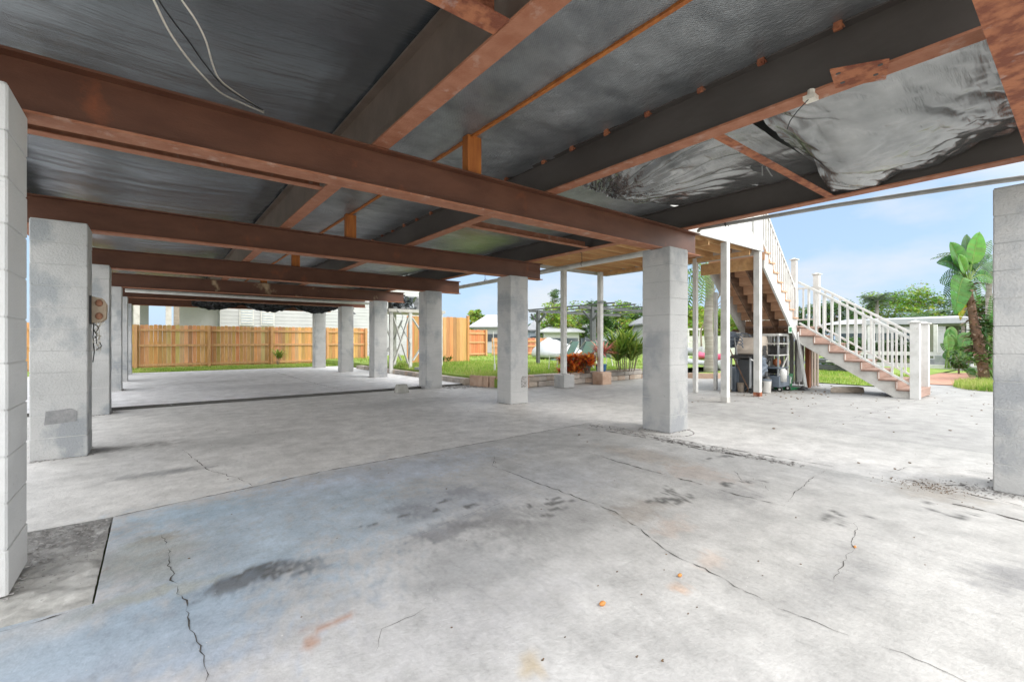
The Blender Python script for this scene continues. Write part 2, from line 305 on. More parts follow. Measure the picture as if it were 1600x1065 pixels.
# ------------------------------------------------------------------ ground and slabs
EDGE = [(-.21,3.84),(.034,3.89),(.575,3.965),(1.12,4.07),(2.02,4.10),(3.26,4.15),(3.8,4.19),(4.6,4.21)]
def ey(x):
    for (a,b),(c,d) in zip(EDGE, EDGE[1:]):
        if x <= c: return b+(d-b)*(x-a)/(c-a) if x > a else b
    return EDGE[-1][1]
BLOBS = [ # x, y, rx, ry, colour, strength (stains and old paint in the concrete)
 (-.1,2.25,.8,.42,(0.285,0.371,0.464),0.78),(.35,2.75,.55,.45,(0.328,0.415,0.496),0.71),(.7,3.35,1.0,.5,(0.364,0.451,0.533),0.75),(1.7,3.7,1.1,.32,(0.447,0.496,0.573),0.63),
 (1.25,2.75,.55,.40,(0.327,0.393,0.459),0.58),(.95,3.0,.6,.5,(0.411,0.488,0.557),0.50),(-.2,1.9,.8,.25,(0.443,0.421,0.500),0.16),(.2,3.6,.5,.25,(0.318,0.424,0.512),0.63),
 (.35,2.43,.17,.09,(0.101,0.112,0.130),0.78),(.52,2.42,.12,.07,(0.121,0.130,0.138),0.61),(.25,2.38,.10,.06,(0.154,0.162,0.170),0.63),
 (1.36,2.75,.16,.16,(0.142,0.146,0.155),0.58),(1.83,2.78,.10,.18,(0.170,0.170,0.180),0.70),(1.36,2.34,.25,.12,(0.200,0.200,0.210),0.70),(1.7,2.3,.30,.20,(0.220,0.220,0.220),0.70),
 (2.0,2.05,.55,.30,(0.270,0.270,0.265),0.60),(1.2,1.9,.35,.25,(0.262,0.270,0.278),0.54),(2.9,1.45,.55,.2,(0.270,0.265,0.270),0.14),(2.6,.75,.6,.15,(0.280,0.280,0.280),0.50),
 (1.7,2.75,.5,.3,(0.372,0.386,0.414),0.54),(2.6,2.7,.5,.5,(0.448,0.463,0.491),0.45),(3.2,.25,.25,.12,(0.200,0.200,0.210),0.60),
 (.05,4.85,.42,.09,(0.150,0.155,0.160),0.68),(-.3,6.25,.45,.18,(0.200,0.195,0.180),0.80),(-.25,5.3,.4,.5,(0.400,0.400,0.400),0.40),(.75,5.9,.8,.4,(0.360,0.360,0.350),0.50),
 (.56,1.87,.07,.035,(0.373,0.201,0.126),0.68),(.49,1.78,.035,.05,(0.399,0.212,0.129),0.68),(-.30,2.98,.08,.05,(0.395,0.185,0.110),0.68),(.04,3.28,.12,.06,(0.340,0.310,0.260),0.70),
 (2.47,1.58,.16,.09,(0.489,0.384,0.317),0.45),(2.25,1.18,.11,.06,(0.517,0.404,0.329),0.45),(1.86,1.12,.06,.035,(0.532,0.367,0.262),0.60),(1.02,1.18,.05,.05,(0.445,0.355,0.220),0.64),
 (3.75,2.7,.20,.5,(0.380,0.320,0.260),0.49),(3.6,2.05,.2,.3,(0.416,0.333,0.281),0.45),(3.3,1.6,.22,.16,(0.220,0.220,0.220),0.50),(2.55,1.85,.25,.12,(0.300,0.260,0.220),0.50),
 (.02,3.0,.25,.28,(0.330,0.330,0.290),0.60),(-.05,2.55,.3,.05,(0.380,0.370,0.300),0.60),(1.0,1.5,.5,.2,(0.420,0.420,0.440),0.40),
 (8.3,4.4,.5,.3,(0.300,0.280,0.250),0.50),(9.6,4.3,.5,.25,(0.320,0.290,0.250),0.55),(11.0,4.2,.9,.5,(0.260,0.250,0.220),0.60),(10.2,4.9,.8,.5,(0.220,0.210,0.190),0.60),
 (3.4,7.6,1.3,.5,(0.420,0.420,0.410),0.50),(2.2,12.,1.6,.6,(0.420,0.420,0.430),0.50),(1,14,1.5,.4,(0.400,0.400,0.400),0.50),(4.6,.7,.35,.25,(0.300,0.270,0.230),0.70),
]
for cx_, cy_, n_, sx_ in ((3.03,1.97,5,.05),(2.80,1.87,9,.07),(2.93,1.85,6,.05),(3.45,1.0,9,.10),(3.72,1.72,6,.06),(3.5,1.75,5,.06),(.33,2.45,6,.1),(2.0,2.3,6,.2),(1.4,2.6,6,.2),(4.3,2.2,6,.1),(4.2,.6,7,.15)):
    for _ in range(n_): BLOBS.append((rnd.gauss(cx_,sx_), rnd.gauss(cy_,sx_*.5), rnd.uniform(.02,.05), rnd.uniform(.012,.025), (.10,.10,.095), .8))
def fcol(x, y):
    wx = x+.10*nz(x*2.2, y*2.2, 3)+.03*nz(x*11, y*11, 5); wy = y+.10*nz(x*2.2, y*2.2, 9)+.03*nz(x*11, y*11, 7)
    n = nz(x*.7, y*.7, 1); n2 = nz(x*3, y*3, 2); n3 = nz(x*14, y*14, 4, 3); n4 = nz(x*38, y*38, 6, 2)
    c = (.35,.346,.335) if x > 6.5 else lerp((.61,.60,.58),(.40,.396,.38),sm(4.4,6.6,x)) if y < 4.2 or x > 5 else lerp((.61,.60,.58),(.40,.396,.38),sm(4.4,6.6,x))  # light balance put into the concrete colour: paler under the house, darker outdoors
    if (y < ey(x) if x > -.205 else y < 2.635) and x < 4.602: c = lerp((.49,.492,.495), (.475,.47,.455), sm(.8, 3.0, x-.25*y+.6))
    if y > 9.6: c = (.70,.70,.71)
    for bx, by, rx, ry, bc, st in BLOBS:
        dx = (wx-bx)/rx; dy = (wy-by)/ry; q = dx*dx+dy*dy
        if q < 5: c = lerp(c, bc, st*sm(.12, .72 if rx < .3 else .95, math.exp(-q*.9)*(1+.45*n2)+(.34*n3+.30*n4)*(1 if q < 2.5 else .5)))
    k = 1+.10*n+.10*n2+.07*n3+.04*n4
    # broom and wash streaks
    k += .05*nz(x*1.2+y*.3, y*9, 8, 3) if x > 4.6 else .03*nz(x*6, y*1.2, 8, 3)
    return tuple(max(.02, a*k) for a in c)
def slab(name, xs, ys, ym=None, z=0, cracks=(), thick=.1, zf=None):
    mb = MB()
    def fn(u, v):
        y = ym(u, v) if ym else v
        return (u, y, z+(zf(u,y) if zf else 0))
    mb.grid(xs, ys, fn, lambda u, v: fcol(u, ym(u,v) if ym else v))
    x0,x1 = xs[0],xs[-1]; c = (.36,.36,.35) if name != 'far_slab' else (.10,.098,.09)       # side faces
    for a, b in ((ys[0],1),(ys[-1],-1)):
        for i in range(len(xs)-1):
            p = fn(xs[i],a); q = fn(xs[i+1],a)
            mb.add([p,q,(q[0],q[1],z-thick),(p[0],p[1],z-thick)], [(0,3,2,1) if b == 1 else (0,1,2,3)], c)
    for xx in (x0,x1):
        mb.add([fn(xx,ys[0]),fn(xx,ys[-1]),(xx,fn(xx,ys[-1])[1],z-thick),(xx,fn(xx,ys[0])[1],z-thick)], [(0,1,2,3)], c)
    mb.cur = 1
    for pts, wd in cracks:                         # broken crack lines
        P = []
        for (a, b) in zip(pts, pts[1:]):
            n = max(2, int(math.dist(a, b)/.03))
            for i in range(n):
                t = i/n; P.append((a[0]+(b[0]-a[0])*t, a[1]+(b[1]-a[1])*t))
        P.append(pts[-1]); lf = []; rt = []
        for i, (x, y) in enumerate(P):
            q = P[min(i+1,len(P)-1)]; p = P[max(0,i-1)]; dx, dy = q[0]-p[0], q[1]-p[1]; l_ = math.hypot(dx,dy) or 1
            j = .016*nz(x*9, y*9, 1)+.010*nz(x*33, y*33, 2); t = i/(len(P)-1)
            ww = wd*.5*(.25+.75*math.sin(PI*(.08+.84*t)))*max(.06, .62+1.5*nz(x*11,y*11,6)+.8*nz(x*45,y*45,3))
            nx, ny = -dy/l_, dx/l_
            lf.append((x+nx*(j+ww), y+ny*(j+ww), z+.0025)); rt.append((x+nx*(j-ww), y+ny*(j-ww), z+.0025))
        n = len(P); mb.add(rt+lf, [(i, i+1, n+i+1, n+i) for i in range(n-1)], (.1,.1,.1))
    return struct(mb.build(name, ['floor','crack'], smooth=False))
CR = [([(2.60,3.6),(2.38,3.31),(2.367,2.73),(2.374,2.286),(2.36,1.93),(2.28,1.67),(2.19,1.52),(2.116,1.316),(2.126,1.18),(2.09,1.04),(2.076,.92),(2.05,.82),(2.08,.71),(2.07,.59)],.0075),
 ([(2.07,.59),(2.09,.5),(2.11,.42),(2.09,.2)],.004),
 ([(.03,3.32),(.062,2.93),(.071,2.66),(.10,2.47),(.11,2.23),(.128,2.09),(.134,1.95),(.137,1.80),(.16,1.5)],.0045),
 ([(3.395,3.095),(3.35,2.455),(3.346,1.86),(3.32,1.60),(3.35,1.295)],.014),
 ([(3.35,1.295),(3.8,1.37),(4.125,1.41),(4.55,1.42)],.006),
 ([(4.36,4.0),(4.42,3.24),(4.45,2.9)],.016),([(4.53,3.5),(4.5,2.74),(4.48,2.18),(4.53,1.7)],.045),([(4.44,2.9),(4.42,2.5),(4.46,2.1)],.02),
 ([(4.3,.6),(4.27,.4),(4.22,.2)],.02),
 ([(3.9,1.9),(3.7,1.74),(3.75,1.6),(3.6,1.5)],.005),
 ([(2.3,2.6),(1.7,2.5),(1.2,2.4)],.002),([(.9,1.72),(.7,1.7),(.62,1.6)],.002),
 ([(2.5,.75),(2.9,.8),(3.4,.9)],.003)]
ECR = [([(x, ey(x)-.008) for x in fr(-.19,4.58,20)],.011)]
s1 = slab('foreground_slab', fr(-.2,4.6,260), fr(0,1,230), ym=lambda u,v: -4+(ey(u)-.004+4)*(1-(1-v)**2.0) , cracks=CR+ECR)
slab('side_slab', fr(-4,-.2,60), fr(-4,2.63,80), cracks=[([(-.2,2.61),(-.45,2.6),(-.8,2.61)],.01)])
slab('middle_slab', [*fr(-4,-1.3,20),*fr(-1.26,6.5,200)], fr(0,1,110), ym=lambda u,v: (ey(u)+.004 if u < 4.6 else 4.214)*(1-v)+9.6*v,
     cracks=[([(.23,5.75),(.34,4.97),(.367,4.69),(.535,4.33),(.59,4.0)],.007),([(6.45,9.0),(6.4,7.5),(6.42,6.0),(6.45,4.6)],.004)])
slab('edge_slab', fr(4.604,6.5,60), [*fr(-4,-.1,20),*fr(-.05,4.21,120)],
     cracks=[([(4.66,4.1),(4.63,3.0),(4.66,2.2),(4.74,1.42)],.018),([(5.49,.8),(5.53,.5)],.008),([(5.49,.8),(5.2,1.02),(4.9,1.08)],.004),([(4.75,.95),(4.68,.65),(4.62,.3)],.018),([(4.8,.7),(4.95,.62)],.03)])
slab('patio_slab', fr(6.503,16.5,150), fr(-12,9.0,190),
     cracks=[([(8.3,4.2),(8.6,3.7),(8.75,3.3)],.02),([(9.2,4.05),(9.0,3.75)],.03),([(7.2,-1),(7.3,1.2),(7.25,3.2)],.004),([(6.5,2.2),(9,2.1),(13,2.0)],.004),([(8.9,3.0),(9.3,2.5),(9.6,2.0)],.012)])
mb = MB(); mb.box((-4,9.602,-.1),(6.2,9.678,-.006)); struct(mb.build('slab_joint','crack')); dw = MB(); dw.col = (.52,.51,.49); dw.box((-16,-16,-.1),(-4.01,24,-.004)); dw.box((-4.0,-16,-.1),(6.49,-4.01,-.004)); struct(dw.build('unseen_bounce_slab', 'floor'))  # unseen pale slabs left and behind, added to bounce light under the house
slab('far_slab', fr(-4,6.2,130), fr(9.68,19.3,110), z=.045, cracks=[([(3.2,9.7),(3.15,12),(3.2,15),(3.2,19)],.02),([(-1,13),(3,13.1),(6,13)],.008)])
mb = MB(); mb.grid(fr(-.97,-.21,50), fr(2.64,3.825,70), lambda x,y: (x,y,-.012+.016*nz(x*9,y*9,2)+.012*nz(x*30,y*30,2)*sm(2.9,3.5,y)),
   lambda x,y: tuple(a*(1+.35*nz(x*12,y*12,4)) for a in lerp((.50,.495,.47),(.32,.315,.305), sm(3.1,3.45,y+.1*nz(x*5,y*5)))))
struct(mb.build('rough_footing_patch', 'floor', smooth=True))
mb = MB(); mb.box((-400,-400,-.5),(400,400,-.11)); struct(mb.build('ground','earth'))
mb = MB()
mb.add([(-6,19.32,-.0),(6.3,19.32,-.0),(6.3,26,-.0),(-6,26,-.0)], [(0,1,2,3)])
mb.grid(fr(6.36,30,40), fr(8.35,26,40), lambda x,y: (x,y,.20+.02*nz(x*.8,y*.8)))
mb.grid(fr(13.6,24,20), fr(3.2,8.3,12), lambda x,y: (x,y,.02))
mb.grid(fr(16.6,23,12), fr(-3,3.1,14), lambda x,y: (x,y,.01))
mb.box((6.34,8.35,-.1),(6.36,26,.2))
struct(mb.build('lawn','lawn', smooth=True))
# grass blades
mb = MB()
def blades(n, fx, h0, h1, w_):
    for _ in range(n):
        x, y, z = fx(); a = rnd.uniform(0, PI); h = rnd.uniform(h0, h1); l_ = rnd.uniform(-.5,.5)*h; g_ = rnd.random()
        pt_ = .5+.9*nz(x*.8,y*.8,2); c = lerp(lerp((.14,.26,.03),(.34,.48,.07), g_),(.46,.50,.14),max(0,min(.8,pt_-.35))) if g_ < .88 else (.52,.47,.20)
        ca, sa = math.cos(a)*w_, math.sin(a)*w_
        mb.add([(x-ca,y-sa,z),(x+ca,y+sa,z),(x+l_*sa/w_,y-l_*ca/w_,z+h)], [(0,1,2)], c)
blades(26000, lambda: (6.4+5.6*rnd.random(), 8.4+rnd.random()**1.5*8, .2), .04, .12, .007)
blades(9000, lambda: (6.4+14*rnd.random(), 10+rnd.random()*14, .2), .05, .13, .013)
blades(15000, lambda: (-1.5+7.7*rnd.random(), 19.32+rnd.random()**1.3*3.4, 0), .03, .10, .010)
blades(7000, lambda: (13.6+5*rnd.random(), 3.2+rnd.random()*4.5, .02), .04, .10, .010)
def disc():
    a = rnd.random()*2*PI; r = math.sqrt(rnd.random()); return (15.6+1.4*r*math.cos(a), 1.4+.75*r*math.sin(a), .01)
blades(5000, disc, .08, .20, .009)
struct(mb.build('grass','grass'), 'stuff')
# ------------------------------------------------------------------ masonry columns
def column(mt):
    mb = MB(); r = .197; H = 2.24; n = 11; ch = H/n
    def sq(r, z, b=.008): return [(-r+b,-r,z),(r-b,-r,z),(r,-r+b,z),(r,r-b,z),(r-b,r,z),(-r+b,r,z),(-r,r-b,z),(-r,-r+b,z)]
    for i in range(n):
        z0 = i*ch; z1 = z0+ch; j = rnd.uniform(-.0012,.0012)
        mb.cur = 0; mb.rings([sq(r+j,z0+.004), sq(r+j+.001,z0+.008), sq(r+j+.001,z1-.008), sq(r+j,z1-.004)])
        mb.cur = 1; mb.rings([sq(r-.0035,z1-.006), sq(r-.0035,z1+.006)], cap=False)
    mb.cur = 0; mb.box((-r+.01,-r+.01,H-.006),(r-.01,r-.01,H-.002))
    return mb
RC = [(5.11,.27),(5.07,3.34),(5.08,6.46),(5.10,9.60),(5.15,12.88),(5.13,15.68),(5.10,18.75)]
LC = [(-.70,3.13),(-.70,6.22),(-.72,9.36),(-.73,12.9),(-.73,15.7),(-.73,18.6)]
rl = ['pale grey painted block column cut by the right edge of the frame','tall grey block column in the middle right whose foot stands in crumbled concrete','grey block column with a square mortar patch near its foot',
 'grey block column just right of the small concrete block on the slab','slim block column standing left of the white cross-braced platform','block column in front of the brown fence, second from the far end of its row','smallest and farthest block column on the right side, before the fence']
ll = ['white painted block column cut by the left edge of the frame','broad grey block column at left carrying the tan electrical box','light grey block column directly behind the broad column at left','narrow block column with rough white daubs, third behind the left edge column','narrow block column second from the far end on the left side','farthest narrow block column on the left side, touching the fence view']
c0 = None
for row, lab, z0 in ((RC,rl,0),(LC,ll,0)):
    for i, (x, y) in enumerate(row):
        mt = ['block','mortar'] if row is RC else ['block2','mortar']
        if i == 0: c0 = column(0).build('concrete_column', mt); o = c0
        else: o = c0.copy(); lk(o)
        o.location = (x, y, z0); tag(o, lab[i], 'column', 'block columns under the house'); 
ORG[c0] = Vector((0,0,0))
for o in sc.objects:
    if o.name.startswith('concrete_column') and abs(o.location.x-LC[0][0]) < .01 and abs(o.location.y-LC[0][1]) < .01:
        o.data = o.data.copy(); o.data.materials[0] = M['blockw']; o.data.materials[1] = M['mortarw']
mb = MB(); mb.grid(fr(5.15,5.25,8), fr(.30,.52,10), lambda x,z: (x+.006*nz(x*30,z*30),6.259,z+.006*nz(x*20,z*20,3)), lambda x,z: (.3,.3,.3))
# small mortar patches are separate decals of render on the two columns
mb = MB(); mb.prism([(5.12,.28),(5.23,.27),(5.245,.35),(5.24,.47),(5.15,.48),(5.115,.42)], 1, 6.2555, 6.262)
tag(mb.build('mortar_patch','rubble'), 'rough square patch of mortar low on the second column of the right row', 'mortar patch')
mb = MB(); mb.prism([(-.80,.33),(-.58,.345),(-.575,.44),(-.62,.47),(-.79,.455)], 1, 6.019, 6.026)
tag(mb.build('mortar_patch', mat('dark_patch',(.20,.205,.21),(.28,.28,.28),20,.9,.5)), 'dark smeared patch low on the column with the tan electrical box', 'mortar patch')
mb = MB()
for cx_, cy_ in RC[:5]+LC[:4]:
    for _ in range(70):
        side = rnd.randrange(4); t = rnd.uniform(-.22,.22); o = .20+abs(rnd.gauss(0,.025)); x_, y_ = ((t,-o),(t,o),(-o,t),(o,t))[side]; r_ = rnd.uniform(.003,.010)
        mb.box((cx_+x_-r_,cy_+y_-r_*.7,.001 if cy_ < 9.5 or cx_ > 6 else .046),(cx_+x_+r_,cy_+y_+r_*.7,(.001 if cy_ < 9.5 else .046)+r_*.7))
struct(mb.build('grit_at_column_feet','rubble'),'stuff')
# ------------------------------------------------------------------ steel frame
def ibeam_x(name, y, x0, x1, zb, h, fw, mw, mf, label, group, web=.01, ft=.014):
    t = thing(name, label, 'beam', (x0,y,zb), group)
    mb = MB(); mb.box((x0,y-web/2,zb+ft),(x1,y+web/2,zb+h-ft)); mb.box((x0,y-fw/2,zb+h-ft),(x1,y+fw/2,zb+h)); mb.build('web', mw, t)
    mb = MB(); mb.box((x0,y-fw/2,zb),(x1,y+fw/2,zb+ft)); mb.build('bottom_flange', mf, t)
    return t
def ibeam_y(name, x, y0, y1, zb, h, fw, mw, mf, label, group, web=.01, ft=.014):
    t = thing(name, label, 'beam', (x,y0,zb), group)
    mb = MB(); mb.box((x-web/2,y0,zb+ft),(x+web/2,y1,zb+h-ft)); mb.box((x-fw/2,y0,zb+h-ft),(x+fw/2,y1,zb+h)); mb.build('web', mw, t)
    mb = MB(); mb.box((x-fw/2,y0,zb),(x+fw/2,y1,zb+ft)); mb.build('bottom_flange', mf, t)
    return t
G1 = 'brown steel cross beams resting on the columns'
bl = ['orange rusted steel beam crossing the top right corner above the edge column','nearest full-length brown steel beam running from top left to the middle right column','second brown steel beam, ending on the column with the mortar patch','third brown steel beam from the front, ending right of the braced platform','fourth brown steel beam with pale scorched spots','dark beam behind the long white pipe under the fourth beam','farthest brown beam, right above the fence and the neighbour house']
BY = [.165,3.33,6.44,9.58,12.84,15.7,19.0]; BE = [5.62,5.75,5.72,5.87,5.92,5.8,5.6]
for i in range(7):
    fw = .16 if i else .17
    ibeam_x('steel_beam', BY[i], -1.35, BE[i], 2.241, .30, fw, 'scorch' if i == 4 else 'rust' if i else 'rustraw', 'flange' if i else 'rustraw', bl[i], G1)
G2 = 'steel girders lengthwise under the house'
ibeam_y('steel_girder', -1.28, 0.02, 20.3, 2.545, .44, .13, 'dsteel','flange','dark steel edge girder at the outer left side of the house', G2)
gA = ibeam_y('steel_girder', 1.32, 0.02, 20.3, 2.545, .42, .125, 'osteel','flange','olive brown steel girder with pinkish rusty flange crossing above the nearest brown beam', G2)
gB = ibeam_y('steel_girder', 3.045, 0.02, 20.3, 2.545, .33, .125, 'dsteel','flange','long dark steel girder with small clips and a bolted rusty plate', G2)
gC = ibeam_y('steel_girder', 5.40, 0.02, 20.3, 2.545, .31, .125, 'dsteel','flange','dark steel edge girder above the white drain pipe, next to the sky', G2)
for y in (.875,1.28,1.682,2.114,2.517,2.917,3.30,*fr(3.9,9.4,13)):
    mb = MB(); mb.box((2.965,y-.020,2.828),(2.98,y+.020,2.878)); mb.box((2.968,y-.026,2.846),(3.0,y+.026,2.852)); mb.tube([(2.966,y,2.84),(2.958,y,2.84)],.006,6)
    mb.build('clip','rustraw',gB)
mb = MB(); mb.prism([(2.80,.86),(3.02,.90),(3.13,.70),(2.93,.64)], 2, 2.534, 2.5445)
gp = mb.build('gusset_plate','rustraw',gB)
for x,y in ((2.86,.84),(2.98,.855),(3.03,.72),(2.94,.68)):
    mb = MB(); mb.tube([(x,y,2.534),(x,y,2.5325)],.012,8); mb.build('bolt_hole','black',gp)
mb = MB(); mb.tube([(2.96,1.0,2.545),(2.95,1.0,2.50)],.02,8); mb.box((2.92,.97,2.485),(2.98,1.03,2.51)); fit = thing('hanging_fitting','small white box fitting with a dangling dark wire under the long dark girder','fitting',(2.95,1.0,2.5))
mb.build('box','cable',fit); mb = MB(); mb.tube([(2.93,1.0,2.49),(2.925,1.06,2.44),(2.93,1.10,2.40),(2.94,1.12,2.36)],.003,5); mb.build('wire','black',fit)
# cross members between girders
def angle(x0, x1, y, z, label, m='flange', w_=.07, cat='angle bar', name='steel_angle', grp=None, h=.06):
    mb = MB(); mb.box((x0,y-w_/2,z),(x1,y+w_/2,z+.008)); mb.box((x0,y+w_/2-.008,z+.008),(x1,y+w_/2,z+h)); tag(mb.build(name, m), label, cat, grp)
angle(3.11,5.335,1.63,2.547,'thin rusty angle bar between the long dark girder and the edge girder', 'rustraw')
angle(-1.2,1.255,4.55,2.56,'thin brown channel with a pale lower lip behind the nearest brown beam', 'flange', .10, h=.10)
angle(3.11,5.335,4.9,2.56,'rusty channel hanging behind the nearest beam near its right end', 'flange', .10, h=.10)
angle(-1.2,1.255,7.7,2.56,'thin channel behind the second brown beam at left', 'flange', .10, h=.10)
angle(3.11,5.335,7.9,2.56,'rusty channel behind the second brown beam at right', 'flange', .12, h=.10)
angle(3.11,5.335,11.2,2.56,'rusty channel behind the third brown beam at right', 'flange', .12, h=.10)
cc = thing('cross_channel','short rusty steel channel joining the olive girder at the top of the frame','channel',(.3,1.66,2.545))
mb = MB(); mb.box((-1.2,1.62,2.55),(1.255,1.74,2.56)); mb.box((-1.2,1.735,2.56),(1.255,1.745,2.80)); mb.build('channel_section','rustraw',cc)
for i, y in enumerate((3.33,6.44,9.58,12.84)):
    mb = MB(); mb.box((2.10,y-.045,2.541),(2.24,y+.045,2.872)); o = mb.build('wood_block','blockwood', bevel=.003)
    tag(o, ['orange wood block standing on the nearest brown beam under the sheeting','orange wood block standing on the second brown beam','small orange wood block on the third brown beam','tiny orange wood block on the fourth brown beam'][i], 'wood block', 'wood blocks on the beams')
# ------------------------------------------------------------------ black sheeting
def sheet(name, x0, x1, y0, y1, zf, m, label, du=.04, dv=.05, grp='black plastic sheeting under the floor'):
    nu = max(2,int((x1-x0)/du)); nv = max(2,int((y1-y0)/dv)); mb = MB()
    mb.grid(fr(x0,x1,nu), fr(y0,y1,nv), lambda x,y: (x,y,zf(x,y)), flip=True)
    return tag(mb.build(name, m, smooth=True), label, 'plastic sheet', grp)
def wr(x, y, a=1):
    return a*(.010*nz(x*1.2,y*1.5,1)+.006*nz(x*1.2,y*7,4,3)+.004*max(0,1-abs(noise.noise(Vector((x*.7+y*.2,y*2.3,9))))*6)+.002*nz(x*22,y*5,7,2))
def zA(x,y): t = (x+1.28)/2.54; return 2.985-.085*math.sin(PI*max(0,min(1,t)))+wr(x,y,1.4)-.02*sm(.4,1.2,x)*nz(x,y*.6)
sheet('plastic_sheeting',-1.27,1.30,.04,20.2,zA,'plastic','smooth black sheeting at upper left, between the left edge and the olive girder')
sheet('plastic_sheeting',1.34,2.15,.04,20.2,lambda x,y: 2.955-.085*(x-1.34)/.81+wr(x,y)-.012*math.sin(PI*(x-1.34)/.81),'plasticR','long narrow grey black sheeting between the olive girder and the wooden seam')
def zS(x, y):
    t = (x-2.162)/.86; k = 1-sm(0,.35,t)
    return 2.869-.02*math.sin(PI*t)+wr(x,y,1.2)+.008*k*math.sin(y*38+6*nz(y*1.5,x,2))*sm(2.5,3.4,y)+.012*nz(x*5,y*5,5)*.5
sheet('plastic_sheeting',2.162,3.02,.04,20.2,zS,'plasticR','woven looking black sheeting between the wooden seam and the clipped dark girder', .025,.035)
mb = MB(); mb.box((2.135,.04,2.852),(2.165,20.2,2.876)); tag(mb.build('seam_batten','blockwood'), 'long thin wooden batten holding the seam of the sheeting', 'batten')
def ridge(x,y,z=0,o=4): return 1-abs(noise.fractal(Vector((x,y,z)),.8,2.2,o))*2
def z1(x, y):
    u = (x-3.05)/2.3; v = (y+.9)/2.5; e = min(1, max(0,u))*0+1
    vy = y/1.6; sag = .31*sm(0,.75,u)*(.35+.65*sm(.1,.85,vy))*(1-.5*sm(.86,1,vy)*(1-sm(.7,1,u)))
    wx = x+.25*nz(x*1.1,y*1.1,2); wy = y+.25*nz(x*1.1,y*1.1,5)
    edge = sm(.55,1,abs(2*v-1))+sm(.55,1,abs(2*u-1))
    f = .012+.020*edge
    def rg(x_, y_, z_, p): return max(0, 1-abs(noise.noise(Vector((x_,y_,z_))))*3.2)**p
    al = (wx*.84-wy*.54); ac = (wx*.54+wy*.84)
    q = .045*rg(al*.45, ac*1.5, 3, 1.8)*(.4+edge)+.020*rg(al*.8, ac*4.5, 8, 1.4)*(.25+edge)+.007*rg(al*1.5, ac*13, 5, 1.3)*(.3+edge)
    dx, dy = x-3.1, y-1.6; r = math.hypot(dx,dy); an = math.atan2(dy,dx)
    q -= .050*abs(math.sin(an*13+3*nz(x,y)))**.6*math.exp(-r*1.6)*sm(.05,.3,r)-.03*math.exp(-r*1.5)
    dx, dy = x-5.5, y-.25; r = math.hypot(dx,dy); an = math.atan2(dy,dx)
    q -= .085*abs(math.sin(an*9+4*nz(x*1.6,y*1.6)))**.6*math.exp(-r*1.5)-.03
    return max(2.565, 2.855-sag+q)
sheet('plastic_sheeting',3.10,5.36,.04,1.60,z1,'silver','loose shiny sheeting bulging down with folds beside the sky at upper right', .018,.018)
def z2(x, y):
    u = (x-3.05)/2.3; v = (y-1.6)/1.7
    cr = sm(.25,.85,v)*(1-sm(.35,.95,u)); cr2 = sm(.35,.7,v)*sm(.2,.5,u)*.5
    dx, dy = x-3.9, y-3.35; r = math.hypot(dx,dy*1.1); an = math.atan2(dy,dx)
    q = (.075*(.6-abs(math.sin(an*11+3*nz(x*1.5,y*1.5,3)))**.6)*math.exp(-r*1.0)+.05*max(0,1-abs(noise.noise(Vector((an*5,r*1.1,2))))*3)**1.5)*sm(.1,.5,v)*(1-.75*sm(.5,1,u))
    return max(2.57, 2.855-.10*cr-.09*cr2*math.sin(PI*min(1,u))-.03*math.sin(PI*u)+q*.9+.012*ridge(x*1.5,y*2,9,2)+.002*nz(x*9,y*7,2)-.012)
sheet('plastic_sheeting',3.10,5.36,1.67,3.30,z2,'silver','crumpled dark sheeting gathered behind the angle bar, above the middle right column', .018,.018)
mb = MB(); mb.ellipsoid((4.55,1.98,2.755),(.13,.06,.015),12,4,jit=.2); tag(mb.build('torn_hole','black'), 'small dark torn hole in the crumpled sheeting beside the angle bar', 'hole')
mb = MB(); mb.tube([(4.50,1.93,2.75),(4.49,1.92,2.66)],.006,5); mb.tube([(4.52,1.90,2.74),(4.56,1.88,2.68),(4.55,1.86,2.65)],.005,5); tag(mb.build('hanging_strap','pvcg'), 'pale strap ends dangling at the torn hole in the sheeting', 'strap')
def z3(x, y):
    u = (x-3.05)/2.3; b = math.sin(PI*max(0,min(1,((y-3.4)%3.12)/3.12)))
    return 2.85-.10*math.sin(PI*max(0,min(1,u)))*(.5+.5*b)+wr(x,y,1.5)+.018*ridge(x*2,y*2.5,4)*sm(8,11,y)
sheet('plastic_sheeting',3.10,5.36,3.38,20.2,z3,'plasticR','sagging black sheeting behind the nearest beam, between the dark girders', .05,.05)
mb = MB()
def droop(u, v):
    x = .9+4.9*u; s_ = abs(math.sin(u*PI*3.3+.4)); z = 2.42-v*(.20+.20*s_)+.03*ridge(x*4,v*2,1)
    y = 16.6+.22*math.sin(v*PI)+.09*ridge(x*3,v*4,5)+.05*nz(x*12,v*6)
    return (x,y,z)
mb.grid(fr(0,1,170), fr(0,1,26), droop); mb.grid(fr(0,1,120), fr(0,1,6), lambda u,v: (.9+4.9*u, 16.6+.5*v, 2.5+.03*ridge(u*9,v*3)))
tag(mb.build('drooping_sheet', mat('dusty_sheeting',(.05,.055,.06),(.22,.23,.24),14,.4,.3,spec=.9,contrast=(.5,.75)), smooth=True), 'crumpled black sheeting hanging in swags above the far fence', 'plastic sheet')
mb = MB(); mb.grid(fr(0,1,30), fr(0,1,14), lambda u,v: (5.65+.75*u, 12.9+.25*math.sin(v*3)+.08*nz(u*5,v*5), 2.42-.32*v+.07*nz(u*6,v*6,2)))
tag(mb.build('torn_sheet','plastic',smooth=True), 'ragged scrap of black sheeting hanging at the end of the fourth beam', 'plastic sheet')
